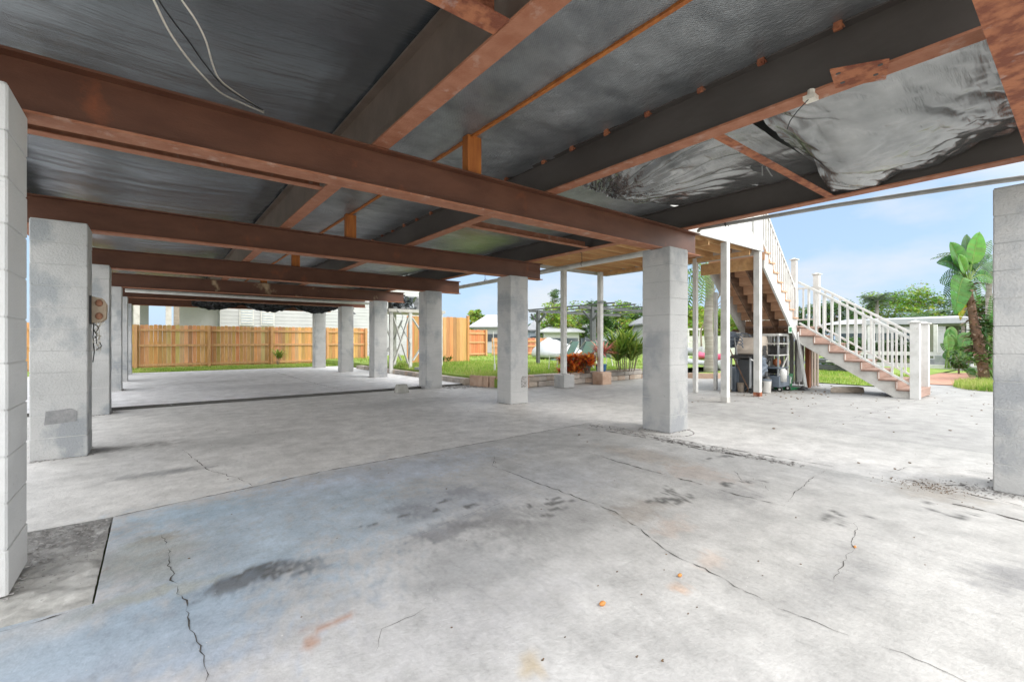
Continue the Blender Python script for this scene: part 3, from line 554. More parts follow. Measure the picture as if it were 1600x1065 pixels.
# pipes
mb = MB(); mb.tube([(-.55,14.7,2.34),(2.5,14.5,2.30),(5.6,14.1,2.27)],.045,10); tag(mb.build('drain_pipe','pvc',smooth=True), 'long white pipe running level across the house below the fourth beam', 'pipe')
pt = thing('drain_pipe','long white pipe slung along the outer right side under the edge girder','pipe',(5.6,3,2.5))
mb = MB(); mb.tube([(5.75,-1.2,2.36),(5.75,.54,2.495),(5.75,1.75,2.565),(5.75,2.6,2.59),(5.75,3.25,2.61),(5.82,3.32,2.60)],.023,10); mb.build('near_length','pvcg',pt,smooth=True)
mb = MB(); mb.tube([(6.0,3.95,2.46),(6.0,4.4,2.465),(5.98,6.0,2.455),(5.98,8.0,2.44),(5.96,11.0,2.42)],.045,10); mb.build('far_length','pvc',pt,smooth=True)
for y in (2.9,4.05,5.6,8.6):
    mb = MB(); x = 5.75 if y < 3 else 5.99; z = 2.6 if y < 3 else 2.46
    mb.tube([(x+.05*math.cos(a),y+.01*math.sin(a),z+.05*math.sin(a)) for a in fr(-.5,PI*1.3,8)]+[(x-.03,y,2.66),(5.46,y,2.70)],.006,5); mb.build('pipe_hanger','black',pt)
# cables
mb = MB(); pts = [(-.09,2.4,2.93),(-.005,2.875,2.82),(.03,2.95,2.80),(.12,3.08,2.80),(.27,3.2,2.80),(.42,3.26,2.80),(.52,3.24,2.80)]
def cab(pts, r, m, name, label):
    P = [Vector(p) for p in pts]; Q = []
    for i in range(len(P)-1):
        p0,p1,p2,p3 = P[max(0,i-1)],P[i],P[i+1],P[min(len(P)-1,i+2)]
        for k in range(8):
            t = k/8; Q.append(.5*((2*p1)+(p2-p0)*t+(2*p0-5*p1+4*p2-p3)*t*t+(3*p1-p0-3*p2+p3)*t**3))
    Q.append(P[-1]); mb = MB(); mb.tube(Q, r, 7); tag(mb.build(name, m, smooth=True), label, 'cable', 'cables hanging from the sheeting')
def gp_(px, py, z):
    d = 714*(z-1.12)/(531-py); r = (px-800)/714*d; return (math.sin(TH)*d+math.cos(TH)*r, math.cos(TH)*d-math.sin(TH)*r, z)
cab([gp_(225,-30,2.86)]+[gp_(*p) for p in ((240,0,2.78),(262,45,2.74),(285,80,2.71),(312,113,2.69),(345,145,2.70),(380,162,2.72),(412,176,2.76))],.0055,'cable','white_cable','longer white cable looping down from the sheeting at the top left')
cab([gp_(270,-25,2.86)]+[gp_(*p) for p in ((284,0,2.80),(306,32,2.76),(322,65,2.73),(332,100,2.72),(342,122,2.73),(362,140,2.75),(412,174,2.78))],.005,'cable','white_cable','shorter white cable on the right of the pair at the top left')
cab([gp_(235,-30,2.86)]+[gp_(*p) for p in ((248,0,2.80),(272,35,2.77),(296,66,2.75),(320,100,2.73),(352,136,2.74),(410,172,2.77))],.0045,'black','black_cable','thin black cable between the two white cables')
# house body
hs = thing('elevated_house','white sided house raised on the block columns and steel beams','house',(2,9,3))
mb = MB(); mb.box((-1.45,.03,3.03),(5.62,20.4,3.1)); mb.build('subfloor','black',hs)
mb = MB()
for i in range(20):
    z = 3.0+i*.14
    mb.box((-1.53,0,z),(-1.50,20.48,z+.136)); mb.box((5.64,0,z),(5.67+.012*(1),20.48,z+.136)); mb.box((-1.50,-.03,z),(5.64,0,z+.136)); mb.box((-1.50,20.45,z),(5.64,20.48,z+.136))
mb.build('wall','siding',hs)
mb = MB(); mb.prism([(-1.95,5.78),(6.1,5.78),(2.1,7.3)], 1, -.45, 20.9); mb.build('roof','roof',hs)
# ------------------------------------------------------------------ electrical box on the column
eb = thing('electrical_box','tan weathered electrical box with tangled wires on the broad left column','electrical box',(-.5,6.22,1.4))
mb = MB(); mb.box((-.501,6.14,1.28),(-.485,6.36,1.56)); mb.build('backplate','black',eb)
mb = MB(); mb.prism([(-.485,1.30),(-.425,1.31),(-.39,1.34),(-.385,1.48),(-.41,1.53),(-.485,1.545)], 1, 6.16, 6.34); mb.build('cover','tan',eb,bevel=.01)
rsp = mat('brown_rust_spot',(.40,.20,.12),(.30,.14,.08),20,.7)
for z_ in (1.49,1.36): mb = MB(); mb.ellipsoid((-.43,6.156,z_),(.03,.02,.035),10,6); mb.build('knockout', rsp, eb, smooth=True)
mb = MB()
for k in range(5):
    P = [Vector((-.46+.018*k,6.18,1.30))]
    for j in range(9): P.append(Vector((-.45+rnd.uniform(-.035,.035),6.17+rnd.uniform(-.03,.03),1.28-.03*(j+1))))
    mb.tube(P,.0035,5)
mb.build('wire_tangle','cable',eb)
mb = MB(); mb.tube([(-.47,6.17,1.3),(-.475,6.16,1.15),(-.465,6.15,1.0),(-.475,6.15,.9)],.005,5)
for j in range(4): mb.tube([(-.45+rnd.uniform(-.03,.03),6.15,1.28-.06*j),(-.43+rnd.uniform(-.03,.03),6.14,1.24-.06*j),(-.45,6.15,1.2-.06*j)],.004,5)
mb.build('black_wire','black',eb)
# ------------------------------------------------------------------ raised deck
dk = thing('raised_deck','raised wooden deck on white posts joining the house to the stairs','deck',(7.6,6,0))
def bx(par, name, m, a, b, bev=0, label=None): mb = MB(); mb.box(a,b); return mb.build(name, m, par, label=label, bevel=bev)
for y in fr(4.25,7.85,9): bx(dk,'joist','wood',(5.7,y-.02,2.86),(9.40,y+.02,3.03))
for x in (7.6,9.12): bx(dk,'cross_beam','wood',(x-.02,4.14,2.775),(x+.02,7.95,2.858))
mb = MB(); x = 5.70
while x < 9.45: mb.box((x,4.078,3.034),(x+.132,7.955,3.062)); x += .14
mb.build('decking','woodY',dk)
bx(dk,'fascia','white',(5.7,4.04,2.87),(9.47,4.075,3.14)); bx(dk,'fascia','whiteD',(9.40,4.08,2.80),(9.43,7.99,3.03)); bx(dk,'fascia','whiteD',(5.7,7.96,2.80),(9.40,7.99,3.03))
for i,(x,y,w_) in enumerate(((8.09,4.10,.115),(9.42,4.12,.115),(9.12,5.27,.085),(7.68,7.80,.11),(9.02,7.83,.11),(10.02,5.3,.07))):
    b = 0.31 if i in (3,4) else 0
    p = bx(dk,'post','white',(x-w_/2,y-w_/2,b),(x+w_/2,y+w_/2,2.87 if y < 5 else (2.86 if i != 5 else 2.2)),.004)
    if i == 1: bx(p,'rusty_base','rustraw',(x-w_/2-.003,y-w_/2-.003,0.01),(x+w_/2+.003,y+w_/2+.003,.09))
    if i == 0: bx(p,'grey_base','whiteD',(x-w_/2-.003,y-w_/2-.003,0.005),(x+w_/2+.003,y+w_/2+.003,.10))
    if i == 4:
        mb = MB(); mb.box((x-.062,y-.062,2.05),(x+.062,y+.062,2.10)); mb.tube([(x-.1,y-.07,2.1),(x,y-.08,2.12),(x+.1,y-.08,2.11),(x+.14,y-.08,2.06)],.01,6); mb.build('strap_hook','grey',p)
bx(dk,'side_panel','white',(5.7,4.085,3.20),(9.1,4.11,4.10)); bx(dk,'side_panel','white',(9.2,4.085,3.20),(9.5,4.11,4.10))
bx(dk,'panel_post','white',(9.1,4.05,3.062),(9.2,4.15,4.2)); bx(dk,'handrail','white',(5.7,4.05,4.10),(9.55,4.15,4.14)); bx(dk,'bottom_rail','white',(5.7,4.06,3.145),(9.5,4.13,3.195))
mb = MB()
for y in fr(4.3,8.0,28): mb.box((9.36,y-.016,3.12),(9.40,y+.016,4.05))
for x in fr(5.8,9.3,26): mb.box((x-.016,7.92,3.12),(x+.016,7.96,4.05))
mb.box((9.34,5.35,4.05),(9.42,8.0,4.09)); mb.box((5.7,7.9,4.05),(9.34,7.98,4.09)); mb.build('far_railing','white',dk)
for i,(x,y) in enumerate(((7.66,7.76),(8.98,7.74))):
    mb = MB(); mb.box((x-.17,y-.17,0),(x+.17,y+.17,.305)); o = mb.build('concrete_plinth','brick' if i else 'block', bevel=.01)
    tag(o, 'grey concrete footing under the left post by the stone planter' if i == 0 else 'brownish footing block under the post beside the blue pot', 'footing', 'post footings')
# ------------------------------------------------------------------ staircase
st = thing('staircase','two flight outdoor staircase with white railings and brown treads','staircase',(11,4,0))
def fl2z(x): return 3.05-(x-9.6)*1.0125   # nosing line, upper flight
RUN, RIS = .2, .1806
def saw(x0, n, extra=.0):
    top = []; z = 3.03
    for k in range(n):
        xa = x0+RUN*k; za = 3.03-RIS*(k+1); top += [(xa, za), (xa+RUN, za)]
    return top
for y0, y1, m_, nm in ((4.07,4.11,'white','stringer'),(4.44,4.48,'dwood','inner_stringer'),(4.85,4.89,'dwood','inner_stringer'),(5.18,5.22,'whiteD','stringer')):
    tp = saw(9.6, 8); bt = [(11.2,1.34),(11.2,1.12 if m_ != 'dwood' else 1.25),(9.6,2.56 if m_ != 'dwood' else 2.62)]
    mb = MB(); pts = tp+bt; mb.prism(pts, 1, y0, y1); mb.build(nm, m_, st)
for k in range(8):
    xa = 9.6+RUN*k; za = 3.03-RIS*(k+1)
    bx(st,'tread','riserU',(xa-.012,4.04,za+.003),(xa+RUN+.015,5.24,za+.033)); bx(st,'riser','riserU',(xa-.016,4.06,za+.034),(xa-.001,5.23,za+RIS+.002)) if k else None
bx(st,'riser','riserU',(9.585,4.06,2.72),(9.6,5.23,2.845)); bx(st,'riser','riserU',(11.215,4.12,1.44),(11.23,5.2,1.575))
bx(st,'header_beam','wood',(9.44,4.14,2.53),(9.49,5.33,2.77)); 
mb = MB(); mb.box((11.18,4.07,1.40),(12.55,5.30,1.44)); mb.build('landing','tread',st)
mb = MB(); mb.box((11.18,4.08,1.26),(12.52,4.12,1.398)); mb.box((11.18,5.22,1.26),(12.52,5.26,1.398)); mb.box((12.48,4.12,1.26),(12.52,5.22,1.398)); mb.box((11.18,4.12,1.26),(11.22,5.22,1.398)); mb.build('landing_frame','dwood',st)
bx(st,'ledger','dwood',(10.7,5.225,1.30),(11.17,5.26,1.36)); bx(st,'ledger','dwood',(10.75,4.12,1.31),(11.15,4.15,1.35))
# lower flight
for x0,x1 in ((11.37,11.41),(12.34,12.38)):
    pts = [(2.12,0.002),(2.12,.14)]
    pts = [(2.10,.002),(2.10,.143)]
    for k in range(7): yy = 2.376+.2815*k; pts += [(yy,.176*(k+1)-.033),(yy,.176*(k+2)-.033)]
    pts += [(4.07,1.36),(4.07,1.04),(2.42,.002)]
    mb = MB(); mb.prism(pts, 0, x0, x1); mb.build('stringer','whiteD',st)
for k in range(7):
    y0 = 2.376+.2815*(k-1) if k else 2.07; y1 = 2.376+.2815*k; z = .176*(k+1)
    bx(st,'tread','tread',(11.335,y0-.02,z-.030),(12.42,y1+.0,z),.003)
    bx(st,'riser','tread',(11.345,y1+.001,z+.001),(12.41,y1+.015,z+.144))
    mb = MB(); mb.box((11.331,y0-.022,z-.036),(11.334,y1,z-.024)); mb.build('tread_edge','treadedge',st)
bx(st,'riser','tread',(11.345,2.06,.012),(12.42,2.075,.144))
def newel(x, y, z0, z1, w_=.12, lean=(0,0)):
    mb = MB(); mb.bar((x+lean[0],y+lean[1],z0),(x,y,z1-.03),w_,w_); p = mb.build('newel_post','white',st,bevel=.004)
    mb = MB(); mb.box((x-w_/2-.025,y-w_/2-.025,z1-.028),(x+w_/2+.025,y+w_/2+.025,z1-.006)); mb.rings([[(x-w_/2,y-w_/2,z1-.006),(x+w_/2,y-w_/2,z1-.006),(x+w_/2,y+w_/2,z1-.006),(x-w_/2,y+w_/2,z1-.006)],[(x-.01,y-.01,z1+.02),(x+.01,y-.01,z1+.02),(x+.01,y+.01,z1+.02),(x-.01,y+.01,z1+.02)]]); mb.build('cap','white',p)
newel(11.38,2.10,0,1.475,.14); newel(12.36,2.14,0,1.475,.14); newel(12.42,4.08,1.44,2.70,.12); newel(11.26,4.14,1.30,2.93,.10)
for xr in (11.37,12.38):
    mb = MB(); mb.bar((xr,4.10,2.415),(xr,2.17,1.15),.055,.045); mb.build('top_rail','white',st)
    mb = MB(); mb.bar((xr,4.08,1.50),(xr,2.17,.27),.05,.035); mb.build('bottom_rail','white',st)
    for k in range(12):
        y = 2.30+.145*k; zt = 1.15+(y-2.17)*.655-.02; zb = .27+(y-2.17)*.644+.01
        mb = MB(); mb.bar((xr,y,zb),(xr,y,zt),.034,.034); mb.build('baluster','white',st)
mb = MB(); mb.box((12.44,4.15,2.36),(12.50,5.24,2.40)); mb.build('top_rail','white',st); mb = MB(); mb.box((12.45,4.15,1.60),(12.49,5.24,1.635)); mb.build('bottom_rail','white',st)
for k in range(8): bx(st,'baluster','white',(12.455,4.24+.13*k,1.636),(12.485,4.27+.13*k,2.36))
mb = MB(); mb.box((11.3,5.24,2.36),(12.5,5.29,2.40)); mb.build('top_rail','white',st)
for k in range(8): bx(st,'baluster','white',(11.36+.14*k,5.25,1.45),(11.39+.14*k,5.28,2.36))
for yr in (4.13,5.21):
    mb = MB(); mb.bar((9.5,yr,4.0),(11.22,yr,2.27),.06,.045); mb.build('top_rail','white',st)
    mb = MB(); mb.bar((9.5,yr,3.22),(11.22,yr,1.52),.05,.035); mb.build('bottom_rail','white',st)
    for k in range(15):
        x = 9.6+.108*k; mb = MB(); mb.bar((x,yr,3.12-(x-9.6)*.988),(x,yr,3.88-(x-9.6)*1.006),.048,.04); mb.build('baluster','white',st)
mb = MB(); mb.bar((11.30,4.09,1.30),(11.62,4.03,.0),.11,.03,up=(0,1,0)); tag(mb.build('leaning_board','white'), 'white board leaning against the stair landing next to the grey siding', 'board')
mb = MB(); mb.box((10.72,4.052,1.27),(10.90,4.06,1.42)); pl_ = tag(mb.build('number_plate', mat('pale_green_plate',(.50,.60,.52),(.42,.52,.46),20,.5)), 'small pale plate with dark green middle under the stair landing', 'plate')
mb = MB(); mb.box((10.75,4.046,1.30),(10.87,4.0515,1.39)); o = mb.build('plate_centre','green'); o.parent = pl_
# ------------------------------------------------------------------ shed and things under the stairs
sh = thing('storage_shed','grey board enclosure under the stair landing','shed',(11.8,5.1,0))
mb = MB(); x = 10.82
while x < 12.6: mb.box((x,5.13,0.02),(x+.10,5.15,1.29)); x += .115
mb.box((10.8,5.152,.02),(12.6,5.165,1.28)); mb.build('back_wall','slat',sh)
mb = MB(); y = 4.40
while y < 5.1: mb.box((12.56,y,.02),(12.58,y+.10,1.25)); y += .115
mb.build('side_wall','slat',sh)
bx(sh,'corner_post','whiteD',(10.72,5.10,0),(10.82,5.20,1.30)); 
mb = MB()
for k in range(4): mb.box((12.28+.10*k,4.14-.02*(k%2),.02),(12.37+.10*k,4.16-.02*(k%2),1.27))
mb.build('front_boards', mat('brown_boards',(.30,.24,.20),(.38,.31,.26),5,.85,.3,stretch=(2,2,.3)),sh)
bx(sh,'brown_post', mat('red_brown_post',(.22,.075,.03),(.30,.11,.05),6,.8,.4,stretch=(2,2,.3)),(12.10,4.13,0),(12.21,4.22,1.27))
mb = MB(); mb.grid(fr(0,1,16),fr(0,1,10),lambda u,v: (11.72+.32*u,4.25+.03*math.sin(u*9)+.02*nz(u*3,v*3),.15+1.05*v)); tag(mb.build('grey_curtain','slat',smooth=True),'grey rippled sheet standing between the leaning board and the brown post','sheet')
# gas grill under dark cover
gr = thing('gas_grill','black gas grill with beige lid under the stairs, left of the nearer post','grill',(10.3,4.7,0))
mb = MB(); mb.box((10.12,4.45,.12),(10.50,4.90,.70)); mb.build('cabinet','darkgrey',gr,bevel=.01)
mb = MB(); mb.box((9.95,4.42,.72),(10.72,4.92,.80)); mb.box((9.80,4.46,.74),(9.95,4.88,.77)); mb.build('firebox','black',gr,bevel=.01)
mb = MB(); mb.prism([(10.12,.81),(10.60,.81),(10.66,1.02),(10.56,1.17),(10.38,1.18),(10.14,.92)],1,4.44,4.90); mb.build('lid','beige',gr,bevel=.03)
mb = MB(); mb.tube([(9.80,4.43,.72),(9.86,4.40,.69),(10.02,4.40,.69),(10.08,4.42,.74)],.013,8); mb.build('handle','white',gr)
for x in (9.85,10.62):
    for y in (4.46,4.86): mb = MB(); mb.bar((x,y,.06),(x,y,.74),.03,.03); mb.build('leg','grey',gr)
for x in (9.85,10.62): mb = MB(); mb.tube([(x-.015,4.44,.06),(x+.015,4.44,.06)],.058,12); mb.build('wheel','black',gr)
mb = MB(); mb.grid(fr(0,1,20),fr(0,1,16),lambda u,v:(9.93+.50*u+.04*nz(v*5,u*3),4.40-.05*math.sin(u*8)*v+.03*nz(u*7,v*7),.78-.55*v*(1-.4*abs(math.sin(u*5))))); tag(mb.build('grill_cover','bluegrey',smooth=True),'dark blue grey cover draped over the front of the grill','cover')
bk = thing('bucket','white and blue bucket on the floor below the grill cover','bucket',(10.2,4.3,0))
mb = MB(); C = lambda x,y,r,z,n=14: [(x+r*math.cos(2*PI*k/n),y+r*math.sin(2*PI*k/n),z) for k in range(n)]
mb.rings([C(10.18,4.28,.085,.01),C(10.18,4.28,.10,.28)]); mb.build('body','whiteD',bk); mb = MB(); mb.rings([C(10.18,4.28,.103,.262),C(10.18,4.28,.106,.29)]); mb.build('rim','bluegrey',bk)
ct = thing('utility_cart','grey rolling cart with open shelves and a deep bottom tub under the stairs','cart',(10.9,4.4,0))
for x in (10.62,11.12):
    for y in (4.22,4.62): mb = MB(); mb.bar((x,y,.10),(x,y,1.24),.03,.03); mb.build('frame_post','grey' if x < 11 else 'white',ct)
for z,m_ in ((1.21,'white'),(1.03,'whiteD'),(.78,'white'),(.50,'bluegrey')): bx(ct,'shelf',m_,(10.60,4.20,z),(11.14,4.64,z+(.05 if z > 1.1 else .022)))
mb = MB(); mb.box((10.60,4.19,.10),(11.14,4.65,.13)); mb.box((10.60,4.19,.13),(11.14,4.205,.34)); mb.box((10.60,4.635,.13),(11.14,4.65,.34)); mb.box((10.60,4.205,.13),(10.615,4.635,.34)); mb.box((11.125,4.205,.13),(11.14,4.635,.34)); mb.build('tub','bluegrey',ct,bevel=.006)
for x in (10.66,11.08): mb = MB(); mb.tube([(x-.02,4.20,.055),(x+.02,4.20,.055)],.054,14); wq = mb.build('wheel','black',ct); mb = MB(); mb.tube([(x-.022,4.20,.055),(x-.021,4.20,.055)],.025,10); mb.build('hub','white',wq)
mb = MB(); mb.bar((10.64,4.21,.36),(11.10,4.21,.78),.02,.02); mb.build('brace','whiteD',ct)
mb = MB(); mb.prism([(10.66,.81),(11.08,.81),(11.10,.98),(10.86,.92),(10.70,1.0)],1,4.25,4.58); tag(mb.build('folded_tarp','black',bevel=.01),'black folded tarp stuffed on the upper cart shelf','tarp')
mb = MB(); mb.ellipsoid((10.80,4.32,.63),(.09,.08,.09),12,8,jit=.05); tag(mb.build('orange_bundle',mat('rust_cloth',(.35,.11,.04),(.25,.08,.03),8,.8),smooth=True),'rust coloured bundle on the middle cart shelf','bundle')
mb = MB(); mb.rings([C(10.72,4.16,.07,.22),C(10.72,4.16,.075,.45),C(10.72,4.16,.04,.50)]); tag(mb.build('white_jug','white',smooth=True),'white plastic jug at the left end of the cart tub','jug')
mb = MB(); mb.box((10.78,4.3,.38),(11.08,4.55,.495)); tag(mb.build('dark_crate','black',bevel=.01),'dark crate above the cart tub','crate')
gb = thing('green_bin','green plastic bin with white print beside the cart','bin',(11.35,4.35,0))
mb = MB(); mb.rings([[(11.24,4.26,.06),(11.46,4.26,.06),(11.46,4.46,.06),(11.24,4.46,.06)],[(11.22,4.24,.36),(11.48,4.24,.36),(11.48,4.48,.36),(11.22,4.48,.36)]]); mb.build('body','green',gb,bevel=.008)
mb = MB(); mb.prism([(11.29,.14),(11.36,.14),(11.35,.20),(11.39,.26),(11.33,.30),(11.30,.22)],1,4.238,4.2425); mb.build('print','white',gb)
mb = MB(); mb.box((11.1,4.15,.01),(11.6,4.5,.045)); tag(mb.build('green_mat','green'),'flat dark green tray under the green bin','tray')
mb = MB(); mb.grid(fr(0,1,14),fr(0,1,8),lambda u,v:(11.3+.36*u,3.93+.2*v,.01+.07*math.sin(u*PI)*math.sin(v*PI)*(1+nz(u*4,v*4)))); tag(mb.build('black_rag','black',smooth=True),'crumpled black rag on the concrete below the leaning board','rag')
mb = MB(); mb.tube([(9.98+.13*math.cos(a)*(1+.02*math.sin(3*a)),4.34+.05*math.sin(a),.25+.14*math.sin(a)+.012*a/6) for a in fr(0,2*PI*3,48)],.014,6); tag(mb.build('hose_coil','black',smooth=True),'black hose coil hanging beside the grill cabinet','hose')
mb = MB(); mb.bar((10.02,4.55,.02),(9.72,4.95,1.18),.022,.022); mb.bar((9.98,4.50,.03),(10.10,4.62,.03),.05,.06); tag(mb.build('broom','dwood'),'old broom leaning left of the grill','broom')
mb = MB(); mb.ellipsoid((10.45,4.38,.18),(.12,.10,.17),12,8,jit=.10); tag(mb.build('trash_bag','black',smooth=True),'black bag on the floor between the grill and the cart','bag')
mb = MB(); mb.grid(fr(0,1,14),fr(0,1,12),lambda u,v:(10.36+.34*u,4.42-.03*math.sin(u*7)+.02*nz(u*6,v*6),1.0-.42*v*(1-.3*abs(math.sin(u*4))))); tag(mb.build('dark_cloth','black',smooth=True),'dark cloth draped over the right of the beige grill lid','cloth')
def chair_stack():
    proto = None
    for k in range(4):
        z = .95+.075*k; x = 10.30-.0*k
        if proto is None:
            t = thing('plastic_chair','bottom grey plastic chair in the stack behind the grill','chair',(x,4.98,z),'stacked grey chairs behind the grill')
            mb = MB(); mb.grid(fr(-.2,.2,10),fr(0,.34,8),lambda u,v:(x+u,4.98+.02*math.sin(u*8)-v*.25,z+.02*abs(u)*3+v*.12)); mb.build('seat','bluegrey',t,smooth=True)
            mb = MB(); mb.grid(fr(-.2,.2,10),fr(0,.28,8),lambda u,v:(x+u,5.0+v*.2,z+v*.5-.3*u*u)); mb.build('backrest','bluegrey',t,smooth=True)
            for sx in (-.18,.18): mb = MB(); mb.bar((x+sx,4.9,z),(x+sx*1.1,4.84,z-.40),.02,.02); mb.build('leg','grey',t)
            for sx in (-.2,.2): mb = MB(); mb.tube([(x+sx,5.02,z+.05),(x+sx,4.92,z+.10),(x+sx,4.76,z+.07),(x+sx,4.72,z)],.012,6); mb.build('armrest','bluegrey',t)
            proto = t
        else: dup(proto,(x-.012*k,4.98,z),['','second grey plastic chair from the bottom of the stack behind the grill','third grey plastic chair from the bottom of the stack behind the grill','topmost grey plastic chair of the stack behind the grill'][k])
chair_stack()
mb = MB(); mb.box((9.98,4.82,0),(10.55,5.08,.52)); tag(mb.build('storage_box','bluegrey',bevel=.02),'dark storage box standing behind the grill, under the stacked chairs','box')
for i,(x,y,h) in enumerate(((9.86,4.93,.34),(9.98,4.72,.20),(10.0,5.0,.45))):
    mb = MB(); mb.rings([C(x,y,.06,.005),C(x,y,.075,h)]); tag(mb.build('garden_pot',mat('pot%d'%i,[(.20,.16,.10),(.28,.24,.20),(.12,.12,.10)][i],[(.3,.25,.18),(.2,.16,.12),(.2,.19,.16)][i],12,.9)),['mossy tall pot left of the grill','short stained pot in front of the mossy pot','dark pot behind the mossy pot'][i],'pot','pots left of the grill')
# ------------------------------------------------------------------ small things on the slabs
mb = MB(); mb.rings([[(11.30,3.47,.001),(11.44,3.47,.001),(12.0,3.15,.001),(11.86,3.0,.001)][::1],[(11.31,3.46,.12),(11.44,3.455,.125),(11.98,3.15,.12),(11.87,3.02,.115)]]); tag(mb.build('timber','timber',bevel=.02),'short weathered timber lying on the patio in front of the stair','timber')
cb = MB(); cb.rings([[(4.02,9.02,.001),(4.30,9.02,.001),(4.30,9.22,.001),(4.02,9.22,.001)],[(4.06,9.05,.18),(4.26,9.05,.18),(4.26,9.19,.18),(4.06,9.19,.18)]]); tag(cb.build('concrete_block',mat('old_concrete',(.30,.30,.27),(.40,.40,.37),9,.95,.6,40),bevel=.012),'small tapered concrete pier block on the slab edge','pier block')
SEEDS = [(1.493,1.284,.014,1),(1.964,1.214,.011,1),(1.071,1.193,.008,0),(1.344,.999,.007,0),(1.397,.931,.008,0),(1.593,1.397,.006,0),(1.69,1.231,.006,0),(1.763,1.425,.007,0),(1.958,1.295,.005,0),(1.721,1.027,.006,0),(1.792,1.029,.006,0),(6.166,2.502,.03,0),(5.056,1.328,.018,0),(5.067,1.07,.015,0),(5.423,1.04,.018,0),(3.187,1.163,.010,0),(2.41,1.051,.007,0),(2.981,.799,.009,1),(1.22,1.233,.005,0),(3.957,3.764,.02,0),(3.755,3.447,.015,0)]
for x,y,r,k in SEEDS:
    if k:
        mb = MB(); mb.ellipsoid((x,y,r*.6),(r*1.2,r*.8,r*.7),10,7,jit=.06); tag(mb.build('orange_seed','orange',smooth=True),{1.493:'largest orange seed pod on the bare foreground concrete',1.964:'flat orange seed pod just right of the larger one',2.981:'small orange leaf bit on the concrete at right'}[x],'seed pod')
mb = MB()
def chip(x,y,r):
    a = rnd.random()*PI; n = 5; mb.rings([[(x+r*math.cos(a+2*PI*k/n)*rnd.uniform(.6,1.2),y+r*math.sin(a+2*PI*k/n)*rnd.uniform(.5,1),z) for k in range(n)] for z in (.001,r*rnd.uniform(.2,.6))])
for x,y,r,k in SEEDS:
    if not k: chip(x,y,r*.8); chip(x+r,y+r*.4,r*.5)
for _ in range(190):
    chip(rnd.uniform(-.1,6.5), rnd.uniform(.3,8.5), rnd.uniform(.002,.007))
for _ in range(150): chip(rnd.uniform(7,15), rnd.uniform(0,5), rnd.uniform(.006,.02))
for _ in range(60): chip(rnd.gauss(10.6,1.2), rnd.gauss(3.8,.35), rnd.uniform(.01,.03))
struct(mb.build('dark_debris','litter'),'stuff')
mb = MB()
for _ in range(300): chip(rnd.gauss(4.68,.09), rnd.gauss(.78,.12), rnd.uniform(.002,.007))
struct(mb.build('dry_needles','litter'),'stuff')
mb = MB()
for _ in range(700):
    k = rnd.random()
    if k < .4: chip(rnd.gauss(4.52,.05), rnd.uniform(1.6,4.1), rnd.uniform(.004,.02))
    elif k < .7: chip(rnd.uniform(-.95,-.22), rnd.uniform(3.3,3.82), rnd.uniform(.003,.012))
    else: chip(rnd.gauss(4.86,.08), rnd.gauss(.50,.14), rnd.uniform(.003,.010))
for _ in range(900): chip(rnd.uniform(-.95,-.22), min(3.82,max(2.7,3.82-abs(rnd.gauss(0,.38)))), rnd.uniform(.002,.009))
for _ in range(260): chip(rnd.uniform(5.35,6.3), rnd.gauss(9.35,.18), rnd.uniform(.01,.03))
for _ in range(260):
    a = rnd.random()*2*PI; chip(4.95+.32*math.cos(a), 3.25+.32*math.sin(a), rnd.uniform(.004,.014))
struct(mb.build('concrete_crumbs','rubble'),'stuff')
mb = MB()
for _ in range(260): chip(rnd.uniform(-.2,4.2), rnd.uniform(.6,3.9), rnd.uniform(.0015,.0035))
struct(mb.build('white_paint_flakes','white'),'stuff')
# ------------------------------------------------------------------ garden edging
def stones(mb, p, q, h, th, seed, ln=.32, course=.12):
    r = random.Random(seed); p = Vector(p); q = Vector(q); d = (q-p); L_ = d.length; d.normalize(); n_ = Vector((-d.y,d.x,0)); z = 0
    while z < h-.03:
        hh = min(course*r.uniform(.8,1.25), h-z); t = -r.uniform(0,.1)
        while t < L_:
            l_ = ln*r.uniform(.6,1.35); a = max(0,t+.006); b = min(L_,t+l_-.006)
            if b-a > .03:
                g_ = r.uniform(.75,1.15); c = tuple(k*g_ for k in r.choice([(.42,.36,.30),(.50,.45,.40),(.36,.33,.30),(.46,.36,.29)]))
                o = r.uniform(-.012,.012); A = p+d*a+n_*(o); B = p+d*b+n_*(o+r.uniform(-.01,.01)); i = .012
                lo = [A,B,B+n_*th,A+n_*th]; ce = (A+B+n_*th*1)/2
                def lay(zz, sh_): return [tuple((v+(Vector((A+B+n_*th)*.5)-v)*sh_).xy)+(zz,) for v in lo]
                mb.rings([lay(z+.004,.06),lay(z+.02,0),lay(z+hh-.02,0),lay(z+hh-.004,.06)], c)
            t += l_
        z += hh
mb = MB(); stones(mb,(6.22,17.2,0),(6.22,9.6,0),.19,-.2,3,.30,.19); tag(mb.build('stone_edging','stone'),'low row of pale stones edging the lawn behind the far columns','edging')
mb = MB(); stones(mb,(6.95,8.25,0),(11.2,8.12,0),.285,.24,5); tag(mb.build('stone_planter_wall','stone'),'low stacked stone planter wall below the orange croton','stone wall')
bd = thing('brick_edging','row of upright tan bricks curving from the stone edging to the planter','edging',(6.4,8.8,0))
for k in range(9):
    t = k/8; a = Vector((6.12+.72*t*t+.0,9.45-1.12*t,0)); mb = MB(); mb.bar(a+Vector((0,0,.13)),a+Vector((.055+.06*t,-.115,.13)),.09,.26); mb.build('brick','brick',bd,bevel=.006)
